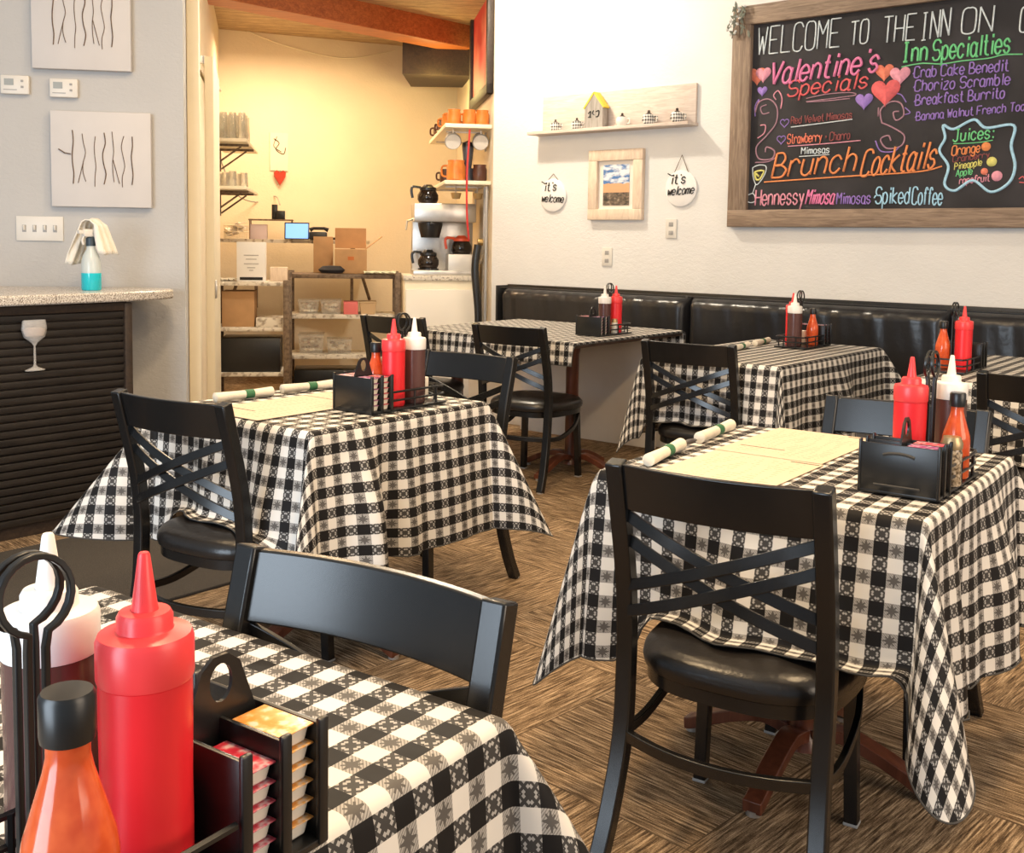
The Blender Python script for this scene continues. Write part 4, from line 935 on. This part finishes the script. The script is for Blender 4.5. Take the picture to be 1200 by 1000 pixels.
def make_cloth(label, cx, cy, hx, hy, rz, over=.42, corners=None, seats=(), seed=0, over4=None, wave=1.0, pleats=()):
    """square cloth draped over a table; corners = (alpha, swirl) for ++, -+, --, +-; seats = chair seats the cloth lies on"""
    rnd = random.Random(seed); ph = [rnd.uniform(0, 6.28) for _ in range(8)]
    corners = corners or [(R_(30), .0)]*4
    ox = over4 or (over, over, over, over)              # +x, +y, -x, -y
    E0 = .018; A0 = R_(4)
    n = 78
    def axis(h, om, op):
        a = [-(h+om) + (om)*i/16 for i in range(16)] + [-h + .012*i for i in range(2)]
        mid = [-h+.03 + (2*h-.06)*i/18 for i in range(19)]
        b = [h - .012, h] + [h + .012 + (op-.012)*i/16 for i in range(17)]
        return a + mid + b
    us, vs = axis(hx, ox[2], ox[0]), axis(hy, ox[3], ox[1])
    def edge(s):                                        # rounded fall over the table edge: returns (out, down)
        r = .010
        if s < r*math.pi/2: a = s/r; return r*math.sin(a), r*(1-math.cos(a))
        return r, r + (s - r*math.pi/2)
    def pos(u, v):
        du = max(abs(u)-hx, 0); dv = max(abs(v)-hy, 0); su = 1 if u > 0 else -1; sv = 1 if v > 0 else -1
        zt_ = TZ + .0025
        if du == 0 and dv == 0: return Vector((u, v, zt_))
        if du > 0 and dv > 0:
            rho = math.hypot(du, dv); fi = math.atan2(dv, du); q = fi/(math.pi/2)
            cf, sf = math.cos(fi), math.sin(fi)
            rho *= max(cf, sf)/((cf**4.5 + sf**4.5)**(1/4.5))             # rounded cloth corner
            ci = {(1, 1): 0, (-1, 1): 1, (-1, -1): 2, (1, -1): 3}[(su, sv)]
            al, sw, sk = (tuple(corners[ci]) + (0.0, 0.0))[:3]
            out, dn = edge(rho)
            al_ = A0 + (al-A0)*math.sin(math.pi*q)**1.15
            psi = q + sw*math.sin(2*math.pi*q) + sk*math.sin(math.pi*q)
            hxv, hyv = math.cos(psi*math.pi/2), math.sin(psi*math.pi/2)
            o = out + dn*math.sin(al_); dd = dn*math.cos(al_)
            z = zt_ - dd
            if z < .02: z = .02 + random.uniform(0, .002)
            return Vector((su*(hx + o*hxv), sv*(hy + o*hyv), z))
        if du > 0: s, t, h, ax = du, v, hy, 0
        else: s, t, h, ax = dv, u, hx, 1
        sg = su if ax == 0 else sv
        side = {(0, 1): 0, (1, 1): 1, (0, -1): 2, (1, -1): 3}[(ax, sg)]
        out, dn = edge(s)
        win = math.cos(t/h*math.pi/2)**.8
        wv = wave*win*(.022*math.sin(t*9+ph[side]) + .018*math.sin(t*21+ph[side+4]) + .006*math.sin(t*43+ph[side]) + .014)*min(1, dn/.25)**1.2
        o = out + dn*math.sin(A0) + max(wv, -dn*math.sin(A0)*.8); dd = dn*math.cos(A0)
        z = zt_ - dd
        for (pd, t0, dp_, wd_) in pleats:
            if pd == side: o -= dp_*(math.exp(-((t-t0)/wd_)**2) - .45*math.exp(-((t-t0-1.8*wd_)/wd_)**2) - .45*math.exp(-((t-t0+1.8*wd_)/wd_)**2))*min(1, dn/.36)
        for (sd, t0, hw_, zs_) in seats:
            if sd != side: continue
            f = sst(hw_+.09, hw_-.01, abs(t-t0)); lim = zt_ - zs_ - .006
            if dd > lim and f > 0:
                ex = dd - lim; z2 = zt_ - lim + .004*math.sin(t*40)*f; o2 = o + ex*.28
                z = z*(1-f) + z2*f; o = o*(1-f) + o2*f
        return Vector((sg*(hx+o), t, z)) if ax == 0 else Vector((t, sg*(hy+o), z))
    def flat(u, v):
        du = max(abs(u)-hx, 0); dv = max(abs(v)-hy, 0)
        if du > 0 and dv > 0:
            fi = math.atan2(dv, du); cf, sf = math.cos(fi), math.sin(fi); k = max(cf, sf)/((cf**4.5 + sf**4.5)**(1/4.5))
            return (math.copysign(hx+du*k, u), math.copysign(hy+dv*k, v))
        return (u, v)
    bm = bmesh.new(); uv = bm.loops.layers.uv.new('UVMap'); g = []; uvs = {}
    for u in us:
        row = []
        for v in vs:
            q = bm.verts.new(pos(u, v)); fu_, fv_ = flat(u, v); uvs[q] = (fu_+5.003, fv_+5.011); row.append(q)
        g.append(row)
    for i in range(len(us)-1):
        for j in range(len(vs)-1):
            f = bm.faces.new((g[i][j], g[i+1][j], g[i+1][j+1], g[i][j+1])); f.smooth = True
            for l in f.loops: l[uv].uv = uvs[l.vert]
    bm.normal_update()
    A, B = len(us), len(vs)
    ring = [g[i][0].co.copy() for i in range(A)] + [g[A-1][j].co.copy() for j in range(1, B)] + [g[i][B-1].co.copy() for i in range(A-2, -1, -1)] + [g[0][j].co.copy() for j in range(B-2, 0, -1)]
    me = bpy.data.meshes.new('tablecloth'); bm.to_mesh(me); bm.free()
    o = bpy.data.objects.new('tablecloth', me); COL.objects.link(o); me.materials.append(M_CLOTH)
    o.location = (cx, cy, 0); o.rotation_euler.z = rz
    q = o.modifiers.new('s', 'SUBSURF'); q.levels = 1; q.render_levels = 1
    part_label(MB().tube(ring, .0022, 5, True).build('hem', mat('dark grey hem stitching', (.05, .048, .046), .8), o), 'thin dark stitched hem')
    return tag(o, label, 'tablecloth', 'gingham tablecloths')
TAB = dict(near=(-1.07, .44, .375, .40, R_(5)), right=(-1.065, 2.435, .365, .40, R_(4)), left=(-2.60, 2.215, .345, .375, R_(2)), bench_wide=(-3.93, 5.03, .62, .58, R_(2)), bench_mid=(-2.385, 4.86, .345, .61, R_(1)), bench_right=(-1.15, 4.95, .37, .60, R_(2)))
make_table('near table in the bottom left corner under the gingham cloth', *TAB['near'])
make_table('right-hand table with brown curved feet under the cloth', *TAB['right'])
make_table('left-hand table under the gingham cloth beside the counter', *TAB['left'])
make_table('wide bench table on red-brown wooden pedestals, cloth pulled short', *TAB['bench_wide'], peds=((.42, -.30), (-.42, -.30)))
wt_ = [o for o in COL.objects if o.name.startswith('dining_table') and o.parent is None and 'wide bench' in o.get('label', '')][0]
MB().box((.02, .44, .365), (1.02, .03, .66), bev=.004).build('modesty_panel', mat('pale beige panel', (.66, .60, .53), .6, 0, .05, 4), wt_)
make_table('middle bench table under a gingham cloth hanging to the seat', *TAB['bench_mid'], peds=((0, -.3), (0, .3)))
make_table('bench table at the right edge of the picture', *TAB['bench_right'], peds=((0, -.3), (0, .3)))
SZ = .459
make_cloth('black and white gingham tablecloth on the near table under the jelly rack', *TAB['near'], seats=((1, .08, .21, SZ),), seed=1, over=.40)
make_cloth('black and white gingham tablecloth on the right table, corner nearly touching the floor', *TAB['right'], over=.44, corners=[(R_(24), 0), (R_(30), 0), (R_(15), .05, .0), (R_(24), .0, .16)], seats=((3, .075, .27, SZ), (1, .03, .2, SZ)), seed=2, wave=1.2, pleats=((0, -.14, .05, .05), (3, -.26, .04, .05)))
make_cloth('black and white gingham tablecloth on the left table, corner flared toward the counter', *TAB['left'], over=.42, corners=[(R_(26), .1), (R_(34), 0), (R_(39), 0), (R_(15), .1, .25)], seats=((3, .02, .22, SZ), (1, -.11, .2, SZ)), seed=5, wave=1.3, pleats=((0, -.10, .10, .05),))
make_cloth('black and white gingham tablecloth pulled short on the wide bench table', *TAB['bench_wide'], over=.13, corners=[(R_(25), 0)]*4, seed=4, over4=(.02, .13, .13, .13))
make_cloth('black and white gingham tablecloth on the middle bench table by the condiment tray', *TAB['bench_mid'], over=.40, corners=[(R_(34), 0), (R_(30), 0), (R_(13), .1), (R_(18), .1, .2)], seats=((3, -.03, .22, SZ),), seed=8, wave=1.3, over4=(.40, .20, .40, .40))
make_cloth('black and white gingham tablecloth on the bench table at the right edge', *TAB['bench_right'], over=.40, seats=((3, .2, .22, SZ),), seed=9, over4=(.40, .12, .40, .40))

# ------------------------------------------------------------------ condiments
ZT = TZ + .0045
def squeeze(label, loc, col, group, hb=.172, r=.0355):
    t = thing('squeeze_bottle', label, 'bottle', loc, random.uniform(0, 6), group)
    body, lid = (M_RED, M_REDL) if col == 'red' else (M_SAUCE, M_WHTL)
    MB().lathe([(0, 0), (r*.93, 0), (r, .006), (r, .05), (r*.985, .09), (r, .13), (r, hb-.004), (r*.9, hb), (0, hb)], 36).build('body', body, t)
    MB().lathe([(r*.9, hb-.003), (r*1.02, hb-.003), (r*1.045, hb), (r*1.045, hb+.028), (r*.99, hb+.033), (r*.62, hb+.036), (r*.60, hb+.038), (r*.60, hb+.046), (r*.54, hb+.050), (r*.30, hb+.051)], 36).build('lid', lid, t)
    MB().lathe([(r*.30, hb+.050), (r*.27, hb+.056), (r*.13, hb+.094), (r*.10, hb+.096), (0, hb+.096)], 20).build('nozzle', lid, t)
    return t
def hotsauce(label, loc, group=None, k=1.0, col=None):
    t = thing('hot_sauce_bottle', label, 'bottle', loc, 0, group)
    pr = [(0, 0), (.027, 0), (.030, .004), (.030, .085), (.028, .098), (.020, .125), (.0155, .140), (.0135, .150), (.0135, .168), (0, .168)]
    MB().lathe([(a*k, b*k) for a, b in smooth2(pr)], 28).build('body', col or M_HOT, t)
    MB().lathe([(a*k, b*k) for a, b in [(0, .160), (.0165, .160), (.0172, .164), (.0172, .188), (.0155, .191), (0, .191)]], 28).build('cap', M_PLBLK, t)
    return t
def smooth2(p): return p
def caddy(label, loc, rz, flip=False, ring=True, group='black condiment caddies'):
    """tray runs along +y from the jelly rack at the origin end; four stacks of jelly cups in two pairs"""
    t = thing('condiment_caddy', label, 'caddy', loc, rz, group)
    W, Ltr, Lj = .164, .245, .092
    b = MB(); b.box((0, Ltr/2, .004), (W, Ltr, .007), bev=.002); b.build('tray_base', M_PLBLK, t)
    for z in (.032, .058):
        x0 = W/2-.004
        MB().tube(smooth_path([(-x0, .004, z), (-x0, Ltr-.03, z), (-x0+.028, Ltr-.002, z), (x0-.028, Ltr-.002, z), (x0, Ltr-.03, z), (x0, .004, z)], 4), .0036, 6).build('tray_rail', M_PLBLK, t)
    up = MB()
    for x, y in ((-1, .10), (1, .10), (-1, .20), (1, .20), (-.4, 1), (.4, 1)):
        xx, yy = (x*(W/2-.004), y) if abs(x) == 1 else (x*(W/2), Ltr-.003)
        MB().tube([(xx, yy, .004), (xx, yy, .060)], .0036, 6).build('tray_upright', M_PLBLK, t)
    up.bm.free()
    # jelly rack behind the origin
    j = MB(); j.box((0, -Lj/2, .004), (W, Lj, .007), bev=.001); j.build('rack_base', M_PLBLK, t)
    MB().box((0, -.003, .056), (W, .005, .104), bev=.001).build('end_panel', M_PLBLK, t)
    MB().box((0, -Lj+.003, .056), (W, .005, .104), bev=.001).build('end_panel', M_PLBLK, t)
    MB().box((0, -Lj/2, .056), (W-.006, .004, .104), bev=.001).build('divider', M_PLBLK, t)
    for sx in (-1, 1):
        for y in (-.004, -Lj/2, -Lj+.004):
            MB().box((sx*(W/2-.001), y, .058), (.006, .011, .112), bev=.002).build('corner_post', M_PLBLK, t)
    # centre plate with the hand hole
    hp_ = MB(); tt = bmesh.new()
    OUT = [(-.040, .0), (-.040, .100), (-.036, .112), (-.021, .152), (-.008, .162), (.008, .162), (.021, .152), (.036, .112), (.040, .100), (.040, 0)]
    IN = [(.0155*math.cos(a)*.8, .138 + .019*math.sin(a)*.9) for a in [i*2*math.pi/16 for i in range(16)]]
    ov = [[tt.verts.new((dx, y-Lj/2, z)) for y, z in OUT] for dx in (-.002, .002)]; iv = [[tt.verts.new((dx, y-Lj/2, z)) for y, z in IN] for dx in (-.002, .002)]
    for s in (0, 1):
        es = [tt.edges.new((ov[s][i], ov[s][(i+1) % len(OUT)])) for i in range(len(OUT))] + [tt.edges.new((iv[s][i], iv[s][(i+1) % 16])) for i in range(16)]
        bmesh.ops.triangle_fill(tt, edges=es, use_beauty=True)
    for i in range(len(OUT)): k = (i+1) % len(OUT); tt.faces.new((ov[0][i], ov[0][k], ov[1][k], ov[1][i]))
    for i in range(16): k = (i+1) % 16; tt.faces.new((iv[0][i], iv[0][k], iv[1][k], iv[1][i]))
    bmesh.ops.recalc_face_normals(tt, faces=tt.faces); hp_._add(tt); hp_.build('handle_plate', M_PLBLK, t)
    if ring:
        for dx in (-.007, .007):
            rr = .028; zc = .262
            P = [(dx, .125 - .007, .006), (dx, .125-.007, zc-rr-.012)] + [(dx*(1+.35*math.cos(a)), .125 + rr*math.sin(a), zc - rr*math.cos(a)) for a in [(.28 + i*(2*math.pi-.56)/20)*-1 for i in range(21)]] + [(dx, .125+.007, zc-rr-.012), (dx, .125+.007, .006)]
            MB().sweep(P, (1, 0, 0), .006, .005).build('ring_handle', M_PLBLK, t, bevel=.001)
    return t
def lidmat(name, a, b): return speckle(name, [(.40, a), (.50, b), (.60, tuple(min(1, .45*q+.40) for q in b))], 85, .3)
LID = dict(red=lidmat('red printed foil', (.60, .03, .06), (.66, .16, .20)), orange=lidmat('orange printed foil', (.78, .30, .05), (.82, .44, .14)), purple=lidmat('purple printed foil', (.28, .06, .20), (.40, .12, .28)))
M_CUP = mat('white jelly cup plastic', (.80, .74, .64), .35, 0, .03, 20)
PROTO = {}
def jelly(col, M_, lab, near):
    key = (col, near)
    if key not in PROTO:
        a, b = .057, .034; h = .0140; e = .0035
        cup = MB().hull([(-a/2+e, -b/2+e, 0), (a/2-e, -b/2+e, 0), (a/2-e, b/2-e, 0), (-a/2+e, b/2-e, 0)], [(-a/2+.001, -b/2+.001, h), (a/2-.001, -b/2+.001, h), (a/2-.001, b/2-.001, h), (-a/2+.001, b/2-.001, h)])
        if near:
            t = thing('jelly_cup', lab, 'jelly', (0, 0, 0)); cup.build('cup', M_CUP, t, bevel=.002)
            MB().box((0, 0, h+.0010), (a+.004, b+.003, .0016), bev=.0005).build('foil_lid', LID[col], t)
        else:
            t = cup.build('jelly_cup', M_CUP); t.data.materials.append(LID[col])
            bm = bmesh.new(); bm.from_mesh(t.data); k = len(bm.faces)
            r = bmesh.ops.create_cube(bm, size=1.0); bmesh.ops.scale(bm, vec=(a+.002, b+.002, .0016), verts=r['verts']); bmesh.ops.translate(bm, vec=(0, 0, h+.0008), verts=r['verts'])
            bm.faces.ensure_lookup_table()
            for f in bm.faces[k:]: f.material_index = 1
            bm.to_mesh(t.data); bm.free()
        PROTO[key] = t; first = True
    else:
        t = PROTO[key]; first = False
        if near: t = dup(t, (0, 0, 0), 0, lab)
        else: t = t.copy(); COL.objects.link(t)
    t.location = M_.to_translation(); t.rotation_euler = (0, 0, M_.to_euler().z)
    tag(t, lab, 'jelly', 'jelly cups in the condiment caddies'); return t
ORD = ['bottom', 'second from bottom', 'third from bottom', 'fourth from bottom', 'fifth from bottom', 'topmost', 'topmost']
def fill_rack(loc, rz, where, near, cols, counts):
    Mx = Matrix.Translation(loc) @ Matrix.Rotation(rz, 4, 'Z')
    names = ['tray-side left', 'tray-side right', 'outer left', 'outer right']
    QO = ['bottom', 'second', 'third', 'fourth', 'fifth', 'topmost']
    for k, (sx, y) in enumerate(((-1, -.0245), (1, -.0245), (-1, -.0675), (1, -.0675))):
        for i in range(counts[k]):
            pos = Matrix.Translation((sx*.0425, y, .0085 + i*.0166))
            w_ = 'topmost' if i == counts[k]-1 else QO[min(i, 4)] + ('' if i == 0 else ' up')
            jelly(cols[k], Mx @ pos, f'{cols[k]}-lidded jelly cup, {w_} in the {names[k]} stack, {where}', near)
def rot(v, a): return Vector((v[0]*math.cos(a)-v[1]*math.sin(a), v[0]*math.sin(a)+v[1]*math.cos(a)))
def place(loc, rz, v, dz=.0085): q = rot(v, rz); return (loc[0]+q.x, loc[1]+q.y, loc[2]+dz)
SQ = 'squeeze bottles'
# near caddy: tray toward the viewer, so it is turned half round
nl = (-.756, .482, ZT); nr = R_(180+5)
caddy('black caddy in the bottom left foreground, jelly rack toward the chair', nl, nr)
fill_rack(nl, nr, 'near caddy', True, ['red', 'red', 'orange', 'red'], [5, 5, 6, 4])
PROTO.clear()
squeeze('large red squeeze bottle in the foreground caddy', (-.7335, .4415, ZT+.0085), 'red', SQ)
squeeze('white-capped brown sauce bottle at the left edge of the foreground', (-.838, .418, ZT+.0085), 'brown', SQ, hb=.172, r=.0375)
hotsauce('orange hot sauce bottle with a black cap at the bottom left corner', (-.672, .346, ZT+.0085), 'hot sauce bottles', 1.08)
# right table
rl = (-.785, 2.30, ZT); rr_ = R_(3)
rc = caddy('black caddy with a solid black panel toward us on the right table', rl, rr_, ring=True)
em = MB(); em.tube([(.038*math.sin(a), -.0925, .078 + .012*math.cos(a)) for a in [-1 + i*.2 for i in range(11)]], .0035, 5); em.tube([(-.05, -.0925, .020), (.045, -.0925, .020)], .003, 5)
em.build('embossed_mark', mat('worn grey emboss', (.035, .034, .033), .6), rc)
fill_rack(rl, rr_, 'right table', False, ['purple', 'red', 'red', 'purple'], [5, 6, 5, 6])
squeeze('red squeeze bottle on the right table behind the black panel', place(rl, rr_, (-.036, .10)), 'red', SQ)
squeeze('pale-capped brown sauce bottle on the right table', place(rl, rr_, (.022, .206)), 'brown', SQ)
hotsauce('orange hot sauce bottle on the right table beside the pepper shaker', place(rl, rr_, (.052, .150)), 'hot sauce bottles', 1.0)
sh = thing('pepper_shaker', 'clear glass pepper shaker on the right table caddy', 'shaker', place(rl, rr_, (.066, .060)))
MB().lathe([(0, 0), (.021, 0), (.023, .004), (.021, .045), (.023, .07), (.020, .082), (0, .084)], 20).build('jar', speckle('ground pepper in glass', [(.35, (.10, .07, .045)), (.55, (.42, .33, .22)), (.7, (.65, .55, .42))], 150, .15), sh)
MB().lathe([(0, .080), (.0225, .080), (.0235, .092), (.018, .106), (0, .109)], 20).build('cap', mat('tarnished brass cap', (.45, .33, .18), .35, .7), sh)
# left table
ll = (-2.405, 2.235, ZT); lr = R_(2)
caddy('black caddy on the left table with white jelly stacks facing us', ll, lr)
fill_rack(ll, lr, 'left table', False, ['red', 'red', 'purple', 'purple'], [6, 6, 6, 6])
squeeze('red squeeze bottle on the left table', place(ll, lr, (.030, .055)), 'red', SQ)
squeeze('white-capped brown sauce bottle on the left table', place(ll, lr, (.033, .145)), 'brown', SQ)
hotsauce('orange hot sauce bottle on the left table beside the red bottle', place(ll, lr, (-.042, .05)), 'hot sauce bottles', 1.0)
tag(MB().box((0, 0, .035), (.04, .07, .07), bev=.003).build('sugar_packets', M_PAPER, loc=place(ll, lr, (-.01, .205)), rz=lr), 'cream sugar packet bundle at the end of the left table caddy', 'sugar packets')
# wide bench table
wl_ = (-3.47, 4.93, ZT); wr_ = R_(2)
caddy('black caddy on the wide bench table near the white wall', wl_, wr_)
fill_rack(wl_, wr_, 'wide bench table', False, ['red', 'purple', 'red', 'purple'], [6, 6, 6, 6])
squeeze('white-capped brown sauce bottle on the wide bench table', place(wl_, wr_, (.01, .06)), 'brown', SQ)
squeeze('red squeeze bottle on the wide bench table beside the white-capped one', place(wl_, wr_, (.025, .155)), 'red', SQ)
sh = thing('salt_shaker', 'small clear salt shaker on the wide bench table caddy', 'shaker', place(wl_, wr_, (.05, .105)))
MB().lathe([(0, 0), (.018, 0), (.02, .004), (.018, .06), (0, .062)], 16).build('jar', mat('white salt in glass', (.80, .78, .74), .2), sh); MB().lathe([(0, .060), (.019, .060), (.015, .08), (0, .083)], 16).build('cap', mat('tarnished brass cap', (.45, .33, .18)), sh)
# middle bench table: tray toward us
ml = (-2.365, 5.29, ZT); mr = R_(181)
caddy('black caddy on the middle bench table in front of the black seat back', ml, mr)
fill_rack(ml, mr, 'middle bench table', False, ['red', 'red', 'purple', 'purple'], [6, 6, 6, 6])
squeeze('brown sauce bottle standing in front of a red one on the middle bench table', place(ml, mr, (.0, .190)), 'brown', SQ)
squeeze('red squeeze bottle half hidden by a brown one on the middle bench table', place(ml, mr, (.042, .118)), 'red', SQ)
hotsauce('red hot sauce bottle on the middle bench table', place(ml, mr, (-.04, .055)), 'hot sauce bottles', 1.0, M_HOT)
tag(MB().box((0, 0, .035), (.06, .04, .07), bev=.003).build('sugar_packets', M_PAPER, loc=place(ml, mr, (.03, .03)), rz=mr), 'cream sugar packet bundle in the middle bench table caddy', 'sugar packets')
# right edge bench table
el = (-1.445, 4.80, ZT); er = R_(182)
caddy('black caddy on the bench table at the right edge', el, er)
squeeze('tall red squeeze bottle on the bench table at the right edge', place(el, er, (-.036, .115)), 'red', SQ)
hotsauce('dark-capped hot sauce bottle on the bench table at the right edge', place(el, er, (.045, .12)), 'hot sauce bottles', 1.05)

# ------------------------------------------------------------------ napkins and placemats
def napkin(label, x0, y0, x1, y1):
    a = math.atan2(y1-y0, x1-x0); L = math.hypot(x1-x0, y1-y0)
    t = thing('napkin_roll', label, 'napkin', ((x0+x1)/2, (y0+y1)/2, ZT+.0145), a, 'rolled napkins')
    Mx = Matrix.Rotation(R_(90), 4, 'Y')
    MB().lathe([(0, -L/2), (.008, -L/2), (.0155, -L/2+.004), (.0135, -.03), (.013, .03), (.016, L/2-.004), (.010, L/2), (.010, L/2-.01), (0, L/2-.012)], 18, M=Mx).build('roll', M_NAP, t)
    MB().lathe([(.0134, -.016), (.0148, -.016), (.0148, .016), (.0134, .016)], 18, M=Matrix.Translation((L*.08, 0, 0)) @ Mx).build('band', M_GREEN, t)
    return t
napkin('napkin roll with a green band, nearer one on the right table', -1.325, 2.10, -1.375, 2.335)
napkin('napkin roll with a green band, farther one on the right table', -1.385, 2.44, -1.425, 2.69)
napkin('napkin roll with a green band, nearer one on the left table', -2.855, 1.97, -2.845, 2.19)
napkin('napkin roll with a green band, farther one on the left table', -2.865, 2.24, -2.845, 2.45)
napkin('napkin roll, nearer one on the middle bench table', -2.49, 4.70, -2.53, 4.93)
napkin('napkin roll, farther one on the middle bench table', -2.54, 5.02, -2.58, 5.26)
sv = thing('cutlery', 'dark cutlery ends sticking out between the two napkin rolls', 'cutlery', (-1.383, 2.39, ZT+.012), R_(97))
MB().lathe([(0, -.03), (.006, -.028), (.012, 0), (.008, .03), (0, .034)], 10, M=Matrix.Rotation(R_(90), 4, 'Y') @ Matrix.Scale(.5, 4, (1, 0, 0))).build('spoon_bowl', mat('dark steel', (.12, .10, .09), .3, .8), sv)
def printed():
    n = NT('printed kraft placemat', .75); o_ = n.tc.outputs['Object']; x, y, z = n.sep(o_)
    ln = n.math('LESS_THAN', n.math('FRACT', n.math('DIVIDE', y, .021)), .22)
    tx = n.math('MULTIPLY', ln, n.math('GREATER_THAN', n.noise(n.mapping(o_, scale=(60, 8, 1)), 1.0, 2), .52))
    inb = n.math('MULTIPLY', n.math('LESS_THAN', n.math('ABSOLUTE', x), .115), n.math('LESS_THAN', n.math('ABSOLUTE', y), .185))
    n.color(n.mix(n.math('MULTIPLY', n.math('MULTIPLY', tx, inb), .55), (.66, .53, .39), (.26, .17, .10))); return n.m
M_PM = printed()
def placemat(label, x, y, rz, w_=.28, l_=.415):
    t = thing('placemat', label, 'placemat', (x, y, ZT), rz, 'paper placemats')
    MB().box((0, 0, .0006), (w_, l_, .0012)).build('sheet', M_PM, t)
    MB().box((.10, l_/2-.016, .0014), (.07, .006, .0004)).box((-.055, -l_/2+.10, .0014), (.12, .005, .0004)).build('print_bar', mat('dark brown print', (.10, .07, .05), .7), t)
placemat('printed tan paper placemat, nearer one on the right table', -1.155, 2.19, R_(3))
placemat('printed tan paper placemat, farther one on the right table', -1.185, 2.612, R_(3))
placemat('printed tan paper placemat, nearer one on the left table', -2.625, 2.055, R_(2))
placemat('printed tan paper placemat, farther one on the left table', -2.64, 2.38, R_(2), .28, .22)
